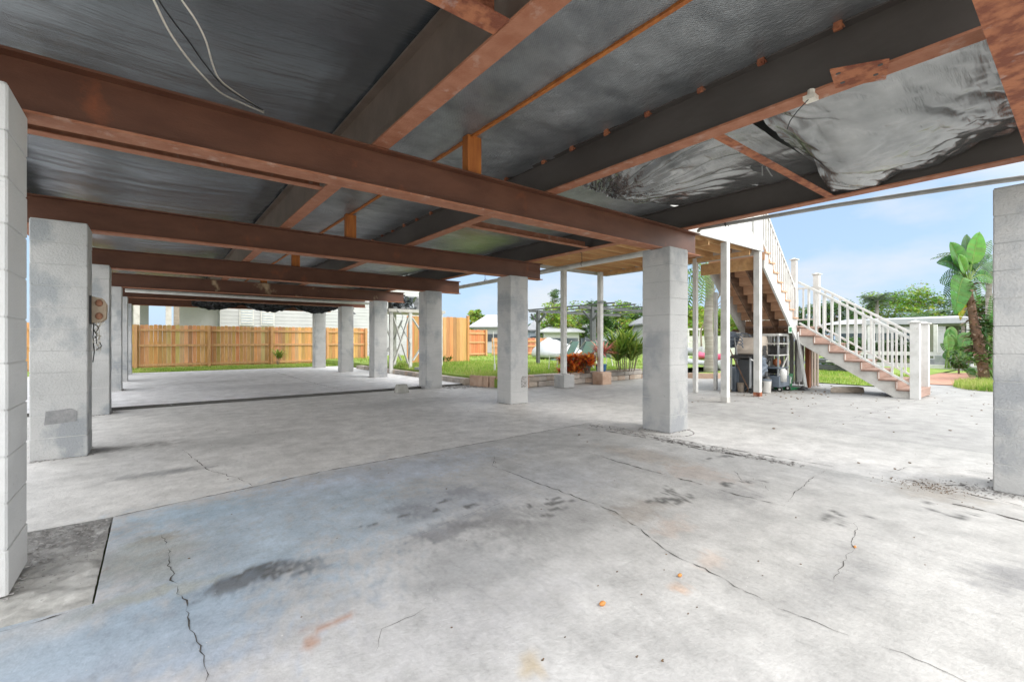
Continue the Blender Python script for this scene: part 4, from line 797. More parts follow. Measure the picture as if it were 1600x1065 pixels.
# croton
def plantlump(name, label, cat, base, n, spread, h, lf, cols, lw, droop=.5, stems=.3, up=.8, tufts=1, lo=.45):
    t = thing(name, label, cat, base); mb = MB(); ms = MB()
    for q in range(tufts):
        a0 = rnd.random()*2*PI; r0 = spread*math.sqrt(rnd.random()); hx = base[0]+r0*math.cos(a0); hy = base[1]+r0*math.sin(a0); hz = base[2]+h*rnd.uniform(lo,1)
        ms.tube([(base[0]+stems*(hx-base[0]),base[1]+stems*(hy-base[1]),base[2]),(hx,hy,hz)],.012,5)
        for k in range(n):
            a = rnd.random()*2*PI; e = rnd.uniform(up-.7,up+.5); d = Vector((math.cos(a),math.sin(a),e))
            g_ = rnd.random(); c = lerp(rnd.choice(cols),rnd.choice(cols),g_*.6)
            mb.leaf((hx,hy,hz-.04*rnd.random()), d, lf*rnd.uniform(.7,1.2), lw*rnd.uniform(.8,1.2), droop*rnd.uniform(.5,1.6), c, 4)
    mb.build('foliage','leaf',t,smooth=True); ms.build('stem','bark',t); return t
OR = [(.80,.14,.03),(.90,.28,.04),(.92,.46,.09),(.60,.06,.04),(.92,.36,.07),(.40,.14,.03)]
for k in range(3): plantlump('croton_shrub',['orange red croton shrub at the left of the planter','orange red croton shrub in the middle of the planter','orange red croton shrub nearest the blue pot'][k],'shrub',(8.36+.24*k,8.42-.16*k,.26),16,.17,.46,.22,OR,.07,.4,tufts=20,up=.8,lo=.12)
pot = thing('plant_pot','glazed blue plant pot beside the post footing','pot',(9.22,7.95,.0))
def potmb(x,y,z,r,h):
    mb = MB(); mb.rings([C(x,y,r*.7,z),C(x,y,r*.95,z+h*.5),C(x,y,r,z+h*.85),C(x,y,r*1.06,z+h*.88),C(x,y,r*1.06,z+h),C(x,y,r*.9,z+h),C(x,y,r*.85,z+h*.8)]); return mb
potmb(9.25,8.0,.25,.14,.24).build('body','bluepot',pot,smooth=True)
plantlump('cordyline','pink and red spiky cordyline growing in the blue pot','plant',(9.30,8.02,.48),26,.06,.30,.48,[(.62,.12,.10),(.70,.30,.20),(.45,.08,.10),(.36,.30,.08),(.66,.22,.22)],.05,.7,tufts=4,up=1.2)
plantlump('dracaena','large spiky green and yellow dracaena at the end of the planter','plant',(10.35,8.05,.26),38,.36,.85,.66,[(.10,.22,.03),(.20,.34,.05),(.42,.50,.10),(.06,.15,.03),(.30,.42,.06)],.05,.45,tufts=17,up=1.15,stems=.7,lo=.35)
plantlump('fence_plant','spiky young plant against the far fence beside a post','plant',(4.3,22.3,0),16,.15,.5,.55,[(.25,.35,.06),(.40,.42,.12)],.05,.8,tufts=4,up=1.2)
plantlump('weed_clump','green weeds at the foot of the tall fence','plant',(9.3,16.2,.2),14,.35,.18,.25,[(.10,.18,.03),(.18,.26,.05)],.04,.8,tufts=8,up=1.2)
sp = thing('standpipe','thin white garden standpipe in the grass','pipe',(8.5,11,.2))
mb = MB(); mb.tube([(7.9,10.9,.2),(7.9,10.9,.42)],.03,8); mb.tube([(7.9,10.9,.42),(7.88,10.95,1.38)],.014,8); mb.build('pipe','white',sp)
mb = MB(); mb.tube([(8.0,10.6,.2),(8.02,10.6,.34),(8.08,10.55,.36),(8.1,10.5,.22)],.016,6); mb.build('valve','white',sp)
mb = MB(); mb.tube([(8.12,9.6,.2),(8.12,9.6,.36),(8.18,9.6,.20)],.012,6); tag(mb.build('tap_stub','grey'),'short grey tap sticking out of the grass','tap')
# ------------------------------------------------------------------ fences
FC = [(.60,.33,.13),(.55,.28,.11),(.65,.38,.17),(.48,.25,.10),(.62,.34,.14)]
def fence(name, label, p, q, z0, z1, posts, rails=True, front=1, cols=FC, pw=.14):
    p = Vector((*p,0)); q = Vector((*q,0)); d = (q-p); L_ = d.length; d.normalize(); n_ = Vector((d.y,-d.x,0))*front
    t = thing(name, label, 'fence', tuple(p)); mb = MB(); s = 0
    while s < L_:
        c = tuple(k*rnd.uniform(.85,1.15) for k in rnd.choice(cols)); wd = min(pw-.006, L_-s); a = p+d*s; b = p+d*(s+wd); dp = rnd.uniform(-.003,.003)
        a = a-n_*dp; b = b-n_*dp; th = -n_*.018; zt = z1+rnd.uniform(-.012,.012)
        A = [a+th,b+th,b,a]
        mb.rings([[(v.x,v.y,z0+.03) for v in A],[(v.x,v.y,zt-.03) for v in A],[(v.x+(d.x*.02 if i in (0,3) else -d.x*.02),v.y+(d.y*.02 if i in (0,3) else -d.y*.02),zt) for i,v in enumerate(A)]], c); s += pw
    mb.build('board_panel','fence',t)
    if rails:
        for z in (z0+.14, z0+(z1-z0)*.53, z1-.20):
            mb = MB(); mb.bar(p+n_*.025+Vector((0,0,z)), q+n_*.025+Vector((0,0,z)), .045,.085, col=(.58,.33,.16)); mb.build('rail','fence',t)
        for s in posts:
            a = p+d*s+n_*.075; mb = MB(); mb.bar(a+Vector((0,0,z0-.05)),a+Vector((0,0,z1-.0)),.10,.10,col=(.56,.31,.15),up=tuple(n_)); mb.build('post','fence',t)
    return t
fence('wooden_fence','long orange brown board fence behind the far end of the slab',(-3.5,22.95),(8.6,22.95),0,1.72,[.6,2.95,5.33,7.7,10.1,12.0])
fence('wooden_fence','tall board fence without rails right of the column with the pier block',(7.75,16.5),(10.5,16.5),.2,2.07,[],False,pw=.16)
fence('wooden_fence','short return of board fence between the tall fence and the lawn corner',(12.9,21.5),(15.1,21.6),.2,1.70,[.1,2.1],cols=[(.58,.20,.08),(.50,.17,.07),(.62,.25,.10)])
t_ = thing('fence_post','thin wooden corner post at the right end of the tall fence','post',(10.55,16.5,.2)); mb = MB(); mb.bar((10.55,16.5,.2),(10.55,16.5,2.12),.10,.10,col=(.58,.28,.10)); mb.build('post','fence',t_); mb = MB(); mb.box((10.49,16.44,2.121),(10.61,16.56,2.15),(.5,.25,.1)); mb.build('cap','fence',t_)
fence('picket_fence','weathered red brown picket fence behind the pergola post',(15.6,21.8),(19.2,20.6),.2,1.25,[3.4],cols=[(.50,.24,.14),(.42,.18,.10),(.55,.32,.2)],pw=.17)
# ------------------------------------------------------------------ braced platform with air conditioners
bp_ = thing('braced_platform','white painted timber platform with crossed braces on the lawn','platform',(6.9,14.2,.2))
for x,y in ((6.62,13.85),(7.75,13.85),(6.62,15.1),(7.75,15.1),(5.98,13.9)): mb = MB(); mb.bar((x,y,.0),(x,y,2.02),.10,.10); mb.build('post','white',bp_)
mb = MB(); mb.box((5.85,13.78,2.021),(7.9,15.2,2.12)); mb.build('platform_top','whiteD',bp_)
for a,b in (((6.05,13.84,.35),(6.55,13.84,1.85)),((6.55,13.86,.35),(6.05,13.88,1.85)),((6.7,13.82,.45),(7.7,13.82,1.85)),((7.7,13.87,.45),(6.7,13.87,1.85)),((6.2,15.1,.4),(6.9,15.1,1.8)),((6.9,15.15,.4),(6.2,15.15,1.8))):
    mb = MB(); mb.bar(a,b,.035,.10,up=(0,1,0)); mb.build('brace','white',bp_)
for k,(x,y) in enumerate(((6.35,14.3),(7.0,14.6))):
    t = thing('air_conditioner',['black air conditioner unit on the left of the braced platform','grey air conditioner unit on the right of the braced platform'][k],'air conditioner',(x,y,2.12))
    mb = MB(); mb.box((x-.22,y-.2,2.13),(x+.22,y+.2,2.62)); mb.build('case','black' if k == 0 else 'grey',t,bevel=.01)
    for j in range(7):
        pass
    mb = MB(); 
    for j in range(9): mb.box((x-.2,y-.206,2.17+.045*j),(x+.2,y-.202,2.19+.045*j))
    mb.build('grille','grey' if k == 0 else 'black',t)
ln_ = MB(); ln_.tube([(6.1,13.8,2.1),(6.3,13.7,1.9),(6.25,13.75,1.6),(6.6,13.8,1.0),(6.55,13.8,.5)],.015,6); tag(ln_.build('conduit','grey',smooth=True),'thin grey conduit hanging from the braced platform','conduit')
mb = MB(); mb.box((6.4,12.6,.2),(7.0,13.1,.27)); tag(mb.build('paver_slab','grey'),'flat paver slab in the grass by the braced platform','paver')
# ------------------------------------------------------------------ pergola and chairs
pg = thing('pergola','dark grey garden pergola with slatted top on the lawn','pergola',(13,11.5,.2))
for x,y in ((11.45,13.0),(11.62,10.45),(14.6,13.0),(14.6,10.45)): mb = MB(); mb.bar((x,y,.2),(x,y,2.25),.11,.11); mb.build('post','darkgrey',pg)
for y in (13.0,10.45): mb = MB(); mb.bar((11.0,y,2.20),(16.3,y,2.20),.045,.09); mb.build('beam','darkgrey',pg)
for i,x in enumerate((11.3,12.35,13.5,14.7,16.0)):
    mb = MB(); mb.bar((x,13.9,2.27),(x+.1,9.3,2.29),.035,.045); mb.build('rafter','darkgrey',pg)
for x,y in ((11.45,13.0),(11.62,10.45)):
    for dx,dy in ((.4,0),(0,-.4),(0,.4)):
        mb = MB(); mb.bar((x,y,1.75),(x+dx,y+dy,2.12),.05,.06); mb.build('brace','darkgrey',pg)
def sling(x,y,rz,label):
    t = thing('sling_chair',label,'chair',(x,y,.2),'chairs under the pergola')
    def q(a,b,c): ca,sa = math.cos(rz),math.sin(rz); return (x+a*ca-b*sa, y+a*sa+b*ca, .2+c*.88)
    mb = MB(); mb.add([q(-.26,-.2,.38),q(.26,-.2,.38),q(.26,.22,.36),q(-.26,.22,.36),q(.24,.5,1.0),q(-.24,.5,1.0),q(-.26,-.2,.36),q(.26,-.2,.36),q(.26,.24,.34),q(-.26,.24,.34),q(.24,.52,1.0),q(-.24,.52,1.0)],[(0,1,2,3),(3,2,4,5),(9,8,7,6),(11,10,8,9),(0,3,9,6),(1,7,8,2),(3,5,11,9),(2,8,10,4),(5,4,10,11),(0,6,7,1)]); mb.build('sling','teal',t)
    for s_ in (-.28,.28):
        mb = MB(); mb.tube([q(s_,-.25,0),q(s_,-.22,.55),q(s_,.15,.58),q(s_*.95,.5,1.02)],.014,6); mb.build('side_frame','white',t); mb = MB(); mb.tube([q(s_,.12,.58),q(s_,.45,0)],.014,6); mb.build('leg','white',t)
sling(9.75,10.05,PI+.35,'pale teal sling chair on the left under the pergola'); sling(10.35,9.9,PI+.1,'pale teal sling chair on the right under the pergola')
sling(12.6,10.9,2.6,'small distant chair behind the pergola post')
# ------------------------------------------------------------------ trees and palms
def tree(x, y, h, r, cols, label, group=None, dens=1.0, trunk=.12, crown0=.35, ls=.22, name='leafy_tree', squash=.75, z0=0, bare=0):
    t = thing(name, label, 'tree', (x,y,z0), group); ms = MB(); mb = MB()
    ms.tube([(x,y,z0-.1),(x+.1*h*.1,y,z0+h*.3),(x-.05*h*.1,y+.05,z0+h*.62)],[trunk,trunk*.75,trunk*.4],8)
    nc = int(40*dens); cl = []
    for k in range(nc):
        a = rnd.random()*2*PI; rr = r*math.sqrt(rnd.random())*.85; zz = z0+h*(crown0+(1-crown0)*(.15+.8*rnd.random()))
        f = 1-.45*((zz-z0)/h)**2; cx_, cy_ = x+rr*f*math.cos(a), y+rr*f*math.sin(a); cl.append((cx_,cy_,zz,r*rnd.uniform(.20,.36)))
    for cx_,cy_,zz,cr in cl[:12]:
        ms.tube([(x,y,z0+h*rnd.uniform(.3,.55)),((x+cx_)/2,(y+cy_)/2,(z0+h*.45+zz)/2),(cx_,cy_,zz)],[trunk*.4,trunk*.25,trunk*.1],5)
    for cx_,cy_,zz,cr in cl:
        base = rnd.choice(cols)
        for _ in range(int(120*dens)):
            d = Vector((rnd.gauss(0,1),rnd.gauss(0,1),rnd.gauss(0,1))).normalized()*cr*rnd.uniform(.45,1.08)
            p = Vector((cx_,cy_,zz))+Vector((d.x,d.y,d.z*squash)); a = rnd.random()*2*PI; u = Vector((math.cos(a),math.sin(a),rnd.uniform(-.5,.5)))*ls*rnd.uniform(.5,1.1); v = Vector((rnd.uniform(-1,1),rnd.uniform(-1,1),rnd.uniform(-.6,.9))).normalized()*ls*.45
            c = tuple(k_*rnd.uniform(.65,1.35) for k_ in base); mb.add([tuple(p-u*.5),tuple(p+v*.5),tuple(p+u*.5),tuple(p-v*.5)],[(0,1,2,3)],c)
    ms.build('trunk','bark',t,smooth=True); mb.build('crown','leaf',t)
    return t
def frond(mb, b, d, ln, col, leaflet=.5, droop=.9, n=16, up=.0):
    b = Vector(b); d = Vector(d).normalized(); p = b.copy(); pts = [p.copy()]
    for i in range(n):
        d = (d+Vector((0,0,-droop/n))).normalized(); p = p+d*ln/n; pts.append(p.copy())
        if i > 1:
            s_ = d.cross(Vector((0,0,1))); s_ = s_.normalized() if s_.length > .05 else Vector((1,0,0)); l_ = leaflet*math.sin(PI*min(.96,(i/n)*.85+.12))
            for sg in (-1,1):
                dd = (s_*sg+d*.5+Vector((0,0,up-.25))).normalized(); w_ = d*.022*max(1,ln)
                e = p+dd*l_; c = tuple(k_*rnd.uniform(.75,1.25) for k_ in col)
                mb.add([tuple(p-w_),tuple(p+w_),tuple(e+Vector((0,0,-.12*l_)))],[(0,1,2)],c)
    mb.tube(pts[::2],.012*max(1,ln*.5),4,col)
def palm(x, y, h, fr_, ln, col, label, r=.13, z0=0, name='palm_tree', group=None, droop=1.4, leaflet=.5):
    t = thing(name, label, 'palm', (x,y,z0), group); ms = MB(); mb = MB()
    ms.tube([(x+.06*math.sin(k*.7),y,z0-.1+h*k/14) for k in range(15)],[r*1.35*(1-.3*min(1,k/4))*(1+.05*(k%2)) for k in range(15)],12)
    for k in range(fr_):
        a = 2*PI*k/fr_*2.4+rnd.random()*.4; e = rnd.uniform(-.3,1.4); frond(mb,(x,y,z0+h-.1),(math.cos(a),math.sin(a),e),ln*rnd.uniform(.8,1.1),col,leaflet,droop)
    ms.build('trunk','palmbark',t,smooth=True); mb.build('crown','leaf',t); return t
BG = [(.16,.30,.03),(.24,.38,.04),(.10,.20,.03),(.30,.42,.06)]; DG = [(.05,.11,.025),(.07,.15,.03),(.10,.19,.04)]; LG = [(.30,.42,.05),(.22,.34,.05),(.38,.48,.08)]
def at(px, d): k = (px-800)/714; return (math.sin(TH)+math.cos(TH)*k)*d, (math.cos(TH)-math.sin(TH)*k)*d
palm(*at(1108,15.7),3.6,16,1.9,(.16,.26,.06),'ringed grey palm behind the white deck post',.15,.05,droop=1.5)
TR = [ # px, distance, height, radius, cols, label
 (1385,46,5.6,3.2,BG,'bright green rounded tree right of the fan palm'),(1432,44,6.2,3.0,BG,'tall bushy tree above the white boathouse roof'),(1480,47,5.4,3.2,DG,'dark green tree at the right, behind the banana plant'),
 (1345,50,4.4,3.0,DG,'dark tree low behind the lower stair railing'),(1300,42,4.6,2.6,DG,'dark tree behind the stair newel posts'),(1265,44,4.3,2.4,DG,'dark green tree seen through the landing balusters'),
 (1540,40,5.2,3.0,DG,'dark tree at the right edge behind the big column'),(1580,44,6,3,DG,'dark tree hidden mostly by the right edge column'),(1220,48,4.8,3,BG,'green tree behind the stair foot'),
 (872,38,4.1,1.9,LG,'lime green tree behind the left pergola post'),(905,42,4.6,2.3,LG,'lime green tree under the pergola rafters'),(935,36,4.3,1.6,DG,'dark green round tree right of the lime trees'),(965,44,4.8,2.2,BG,'green tree behind the white deck post with the strap'),(990,50,4.8,2.2,DG,'pale dark tree behind the dracaena'),
 (845,60,4.8,2.0,DG,'small dark tree left of the pergola'),(745,46,4.2,1.2,LG,'small light tree above the short fence return'),
 (1075,30,3.2,2.0,LG,'yellow green tree left of the ringed palm'),(1120,32,3.2,1.9,LG,'lime green tree right of the ringed palm'),(1098,36,3.6,2.4,DG,'dark hedge tree behind the ringed palm'),(1145,34,3.4,2.0,BG,'green tree hidden behind the stairs')]
for px,d,h,r,cols,lab in TR:
    x,y = at(px,d); tree(x,y,h,r,cols,lab,'trees beyond the garden',1.0,.14,.22,.30)
x,y = at(866,75); tree(x,y,9.5,1.9,DG,'tall thin tree top rising above the pergola','trees beyond the garden',.45,.12,.7,.35)
x,y = at(1370,41); palm(x,y,4.75,30,1.25,(.06,.10,.04),'dark fan palm above the stair handrail',.14,droop=.9,leaflet=.7)
x,y = at(1505,40); palm(x,y,3.6,22,1.9,(.10,.18,.06),'feathery palm between the trees and the banana plant',.14,droop=1.2)
x,y = at(1545,26); palm(x,y,5.6,18,2.4,(.10,.17,.07),'tall feathery palm leaning in behind the right edge column',.14,droop=1.2,leaflet=.6)
x,y = at(1440,40); palm(x,y,3.2,22,1.9,(.12,.22,.08),'low feathery palm under the tall bushy tree',.12,droop=1.2)
# bare twiggy tree above the ringed palm
tw = thing('bare_tree','bare twiggy tree against the sky behind the ringed palm','tree',(*at(1095,22),0)); mb = MB()
def twig(p, d, l_, r, k):
    q = p+d*l_; mb.tube([p,(p+q)/2+Vector((rnd.uniform(-.06,.06),rnd.uniform(-.06,.06),0)),q],[r,r*.8,r*.6],5)
    if k:
        for _ in range(3): twig(q,(d+Vector((rnd.uniform(-.7,.7),rnd.uniform(-.7,.7),rnd.uniform(-.3,.5)))).normalized(),l_*.72,r*.6,k-1)
twig(Vector((*at(1095,22),0)),Vector((0,0,1)),1.6,.06,5); mb.build('branches','bark',tw)
# giant bird of paradise
tp = thing('bird_of_paradise','tall bird of paradise plant with paddle leaves and husky brown trunk','plant',(*at(1538,12.6),0))
def AT(px,py,d): x,y = at(px,d); return Vector((x,y,1.12+(531-py)/714*d))
ms = MB(); D0 = 12.6; path = [AT(px,py,D0) for px,py in ((1540,606),(1536,575),(1532,553),(1528,530),(1522,505),(1518,480),(1514,458),(1514,440))]
ms.tube(path,[.12,.115,.125,.105,.10,.09,.08,.055],12)
for k in range(170):
    i = rnd.randrange(1,7); t = rnd.random(); p = path[i].lerp(path[i+1] if i < 7 else path[i],t); a = rnd.random()*2*PI; d = Vector((math.cos(a),math.sin(a),rnd.uniform(.2,1.2)))
    ms.leaf(p+Vector((math.cos(a),math.sin(a),0))*.10,d,rnd.uniform(.15,.36),.08,.9,(1,1,1),3)
ms.build('trunk','husk',tp,smooth=True)
def paddle(mb, b, tip, wd, col, bend=.15, split=0, stalk=.35, flat=None):
    b = Vector(b); tip = Vector(tip); d = tip-b; L_ = d.length; n = 14
    f = Vector(flat) if flat else Vector((-math.sin(TH),-math.cos(TH),.25)); sd_ = d.cross(f).normalized(); nr = sd_.cross(d).normalized()
    mid = lambda t: b+d*t+Vector((0,0,1))*math.sin(PI*t)*bend*L_
    mb.tube([mid(t) for t in fr(0,.95,10)],[.022*(1-.8*t) for t in fr(0,.95,10)],5,lerp(col,(.35,.45,.12),.5))
    for sg in (-1,1):
        for i in range(n):
            t0 = stalk+(1-stalk)*i/n; t1 = stalk+(1-stalk)*(i+1-(.35*split if (i%2 == 0 or split > .7) else 0))/n
            def ww(t): s = (t-stalk)/(1-stalk); return wd*.5*(math.sin(PI*min(1,max(0,s))**.75)**.65 if 0 < s < 1 else .0)
            lift = .18; dr = -.25*split
            c = tuple(k*rnd.uniform(.85,1.15) for k in col)
            a0, a1 = mid(t0), mid(t1); o0 = sd_*sg*ww(t0)+nr*lift*ww(t0)+Vector((0,0,dr*ww(t0))); o1 = sd_*sg*ww(t1)+nr*lift*ww(t1)+Vector((0,0,dr*ww(t1)))
            mb.add([tuple(a0),tuple(a1),tuple(a1+o1*.55+nr*.02),tuple(a1+o1),tuple(a0+o0),tuple(a0+o0*.55+nr*.02)],[(0,1,2,5),(5,2,3,4)],c)
mb = MB(); cr_ = AT(1513,440,D0); G_ = (.08,.24,.04); G2_ = (.13,.34,.05); G3 = (.05,.15,.05)
for px,py,w_,c,sp_,dd in ((1530,362,.50,G2_,0,0),(1510,366,.42,G3,0,.3),(1484,378,.52,G_,0,-.2),(1463,410,.42,G3,.1,-.1),(1467,440,.55,G3,.95,.1),(1548,398,.5,G3,.95,.3),(1549,375,.36,G3,.9,.5),(1475,462,.45,G3,.95,.4),(1540,455,.45,G_,.9,.5),(1497,398,.38,G2_,0,-.3),(1556,440,.4,G_,.95,.1),(1522,398,.3,G2_,0,.5),(1485,425,.34,G_,.3,.4),(1530,480,.40,G_,.9,.2),(1552,420,.4,G3,.95,.4)):
    paddle(mb,cr_,AT(px,py,D0+dd),w_,c,.05 if py < 400 else .22,sp_,.30 if py < 400 else .25)
paddle(mb,cr_,AT(1492,492,D0-.15),.62,G_,.45,.2,.3); paddle(mb,cr_,AT(1500,500,D0+.1),.35,(.50,.48,.05),.35,.2,.4)
mb.build('foliage','leaf',tp,smooth=True)
bs = thing('banana_clump','low clump of glossy banana like leaves at the right edge of the patio','plant',(*at(1548,12.4),0)); mb = MB()
for k in range(46):
    px0 = rnd.uniform(1533,1585); hi = rnd.random() < .5; pxt = px0+(rnd.uniform(-12,40) if hi else rnd.uniform(-40,30)); py = rnd.uniform(455,530) if hi else rnd.uniform(545,580); d = 13.2+rnd.uniform(-.3,1.5)
    paddle(mb,AT(px0,600,d),AT(pxt,py,d+rnd.uniform(-.3,.3)),rnd.uniform(.14,.42),rnd.choice([G_,G2_,G3,(.06,.18,.03),(.22,.38,.05)]),.12,rnd.choice([0,.2,.9]),.45)
mb.build('foliage','leaf',bs,smooth=True)
b2 = thing('banana_clump','pale green broad leaved clump behind the white dock post','plant',(*at(1495,17.5),0)); mb = MB()
for k in range(34):
    px0 = rnd.uniform(1475,1515); d = 17.5+rnd.uniform(-.8,.8); paddle(mb,AT(px0,575,d),AT(px0+rnd.uniform(-28,28),rnd.uniform(508,560),d),rnd.uniform(.3,.55),rnd.choice([G_,(.16,.30,.08),(.10,.22,.06)]),.2,rnd.choice([0,.6]),.35)
mb.build('foliage','leaf',b2,smooth=True)
tree(*at(1560,12.5),1.9,.8,DG,'leafy dark shrub at the foot of the right edge column','garden shrubs',.7,.04,.0,.14,'garden_shrub')
tree(*at(1498,15),.9,.45,DG,'small fleshy shrub left of the bird of paradise trunk','garden shrubs',.4,.03,.0,.12,'garden_shrub')
# ------------------------------------------------------------------ dock side at right
def atz(px,py,d): v = AT(px,py,d); return v
bh = thing('boat_shelter','flat white roofed boat shelter on timber piles by the canal','boat shelter',(*at(1430,21),0))
A,B = at(1352,22.5),at(1524,19.5); dv_ = Vector((B[0]-A[0],B[1]-A[1],0)); nv_ = Vector((dv_.y,-dv_.x,0)).normalized()*-1
if nv_.x < 0: nv_ = -nv_
a0 = Vector((A[0],A[1],0)); b0 = Vector((B[0],B[1],0)); mb = MB(); R_ = nv_*6
mb.rings([[tuple(v+Vector((0,0,1.86))) for v in (a0,b0,b0+R_,a0+R_)],[tuple(v+Vector((0,0,2.10))) for v in (a0,b0,b0+R_*1,a0+R_)]]); mb.build('roof','roofw',bh)
for px in (1462,1516,1360):
    for dd in (0,5.6):
        t = (px-1352)/172; v = a0+dv_*t+nv_*(dd+.15); mb = MB(); mb.bar(v+Vector((0,0,-.3)),v+Vector((0,0,1.858)),.2,.2) if px != 1462 else mb.tube([v+Vector((0,0,-.3)),v+Vector((0,0,1.858))],.16,10); mb.build('post','pile' if px == 1462 else 'white',bh)
dr = thing('dock_railing','white board railing along the dock behind the stairs','railing',(*at(1400,19),0))
for z in (.52,.0):
    p,q = AT(1300,531,21.5),AT(1470,531,18.6); p.z = q.z = z+.03; mb = MB(); mb.bar(p,q,.05,.16 if z else .22); mb.build('rail','white',dr)
for px in (1345,1462): p = AT(px,531,21.5-(px-1300)*.017); mb = MB(); mb.bar((p.x,p.y,0),(p.x,p.y,1.75 if px > 1400 else .6),.12,.12); mb.build('post','white',dr)
for i,(px,py0,py1,d) in enumerate(((1474,555,575,17.9),(1490,562,577,17.6),(1506,562,577,17.4),(1452,560,577,18.6))):
    x,y = at(px,d); z0 = max(0,1.12-(py1-531)/714*d); z1_ = 1.12-(py0-531)/714*d; mb = MB(); mb.box((x-.25,y-.22,z0),(x+.25,y+.22,z1_)); tag(mb.build('dock_crate','grey',bevel=.02),['tall grey dock crate right of the green pile','low grey dock crate, middle of the row','low grey dock crate nearest the white post','low grey dock crate left of the green pile'][i],'crate','crates on the dock')
mb = MB(); p = AT(1440,531,18.2); q = AT(1535,531,16.6); mb.bar((p.x,p.y,.06),(q.x,q.y,.06),.25,.20); tag(mb.build('dock_curb','white'),'long white curb between the red pavers and the dock','curb')
mb = MB(); P4 = [gp_(1440,600,0),gp_(1500,603,0),gp_(1540,583,0),gp_(1440,583,0)]; P4 = [(p[0],p[1],.016) for p in P4]; mb.add(P4,[(3,2,1,0)]); struct(mb.build('paver_path','paver'))
hb = thing('lap_sided_house','pale lap sided house with a row of small windows across the canal','house',(*at(1380,34),0))
A = Vector((*at(1305,36),0)); B = Vector((*at(1475,30),0)); d = (B-A).normalized(); n_ = Vector((d.y,-d.x,0)); n_ = n_ if n_.x > 0 else -n_
mb = MB()
for k in range(11): mb.bar(A+n_*.1+Vector((0,0,.2+.2*k)),B+n_*.1+Vector((0,0,.2+.2*k)),.2+.03,.19)
mb.build('wall','siding',hb); mb = MB(); mb.rings([[tuple(v+Vector((0,0,2.32))) for v in (A-d-n_*.5,B+d-n_*.5,B+d+n_*5,A-d+n_*5)],[tuple(v+Vector((0,0,2.75))) for v in (A+n_*1.5,B+n_*1.5,B+n_*3,A+n_*3)]]); mb.build('roof','roofw',hb)
for k in range(9): c = A.lerp(B,.08+.1*k)-n_*.03; wv = []; mb = MB(); mb.bar(c-d*.28+Vector((0,0,1.35)),c+d*.28+Vector((0,0,1.35)),.04,.55); mb.build('window','glass',hb)
tree(*at(1330,27),1.1,1.6,DG,'dark clipped hedge left behind the stair railing','canal hedges',.8,.05,.0,.2,'hedge'); tree(*at(1400,26),1.0,1.8,DG,'dark clipped hedge behind the right of the stair railing','canal hedges',.8,.05,.0,.2,'hedge'); tree(*at(1300,18.5),.6,.6,DG,'low shrub seen under the stair stringer','canal hedges',.4,.03,.0,.14,'hedge')
mb = MB(); p = AT(1265,531,17.5); q = AT(1345,531,15.5); mb.bar((p.x,p.y,.35),(q.x,q.y,.35),.4,.16); mb.bar((p.x,p.y,.12),(q.x,q.y,.12),.3,.2); tag(mb.build('dark_dinghy','darkgrey',bevel=.04),'dark low boat lying on the grass behind the lower flight','boat')
mb = MB(); p = AT(1296,531,16.2); q = AT(1325,531,15.6); mb.bar((p.x,p.y,.38),(q.x,q.y,.38),.35,.05); tag(mb.build('white_bench','white'),'small white bench top above the dark boat','bench')
struct(MB.build((lambda m_: (m_.box((25,-60,-.105),(29,60,-.10)), m_)[1])(MB()),'canal','water'))
# ------------------------------------------------------------------ beyond the ringed palm
def hull(name,label,pa,pb,w_,h,m_,z0=.15):
    pa = Vector(pa); pb = Vector(pb); d = pb-pa; s_ = Vector((-d.y,d.x,0)).normalized(); mb = MB(); R = []
    for i in range(13):
        t = i/12; k = max(.04,math.sin(PI*t)**.6); c = pa.lerp(pb,t); ht = h*(.75+.5*abs(2*t-1)**2)
        R.append([tuple(c+s_*w_*.5*k*math.cos(a)+Vector((0,0,z0+h*.5+ht*.5*math.sin(a)))) for a in fr(0,2*PI*11/12,11)])
    mb.rings(R); return tag(mb.build(name,m_,smooth=True),label,'boat')
hull('kayak','bright pink kayak lying behind the ringed palm',AT(1092,531,19.5)-Vector((0,0,1.12)),AT(1136,531,17.5)-Vector((0,0,1.12)),.75,.30,'pink',.30)
hull('kayak','white kayak lying in front of the pink kayak',AT(1070,531,18.6)-Vector((0,0,1.12)),AT(1130,531,16.4)-Vector((0,0,1.12)),.8,.30,'canvas',.08)
hull('small_boat','grey white boat left of the ringed palm',AT(1066,531,22)-Vector((0,0,1.12)),AT(1098,531,20.5)-Vector((0,0,1.12)),1.2,.45,'grey',.35)
wr_ = thing('white_arbour','small white garden rail frame behind the white deck post','garden frame',(*at(1085,24),0))
for px in (1075,1094): p = AT(px,531,24); mb = MB(); mb.bar((p.x,p.y,0),(p.x,p.y,1.65),.09,.09); mb.build('post','white',wr_)
p,q = AT(1068,531,24),AT(1098,531,24); mb = MB(); mb.bar((p.x,p.y,1.69),(q.x,q.y,1.69),.1,.1); mb.bar((p.x,p.y,1.0),(q.x,q.y,1.0),.06,.06); mb.build('rail','white',wr_)
lw = thing('low_white_wall','low white wall along the far lawn','wall',(*at(1100,26),0)); p,q = AT(1060,531,27),AT(1160,531,25); mb = MB(); mb.bar((p.x,p.y,.75),(q.x,q.y,.75),.15,1.2); mb.build('wall','white',lw)
mb = MB(); P = [(12.35,7.75),(12.5,7.25),(12.9,6.85),(13.5,6.75),(14.1,6.95)]
for a,b in zip(P,P[1:]): mb.bar((a[0],a[1],.07),(b[0],b[1],.07),.14,.15)
tag(mb.build('planter_curb','brick'),'curved low pinkish curb around the palm bed','curb')
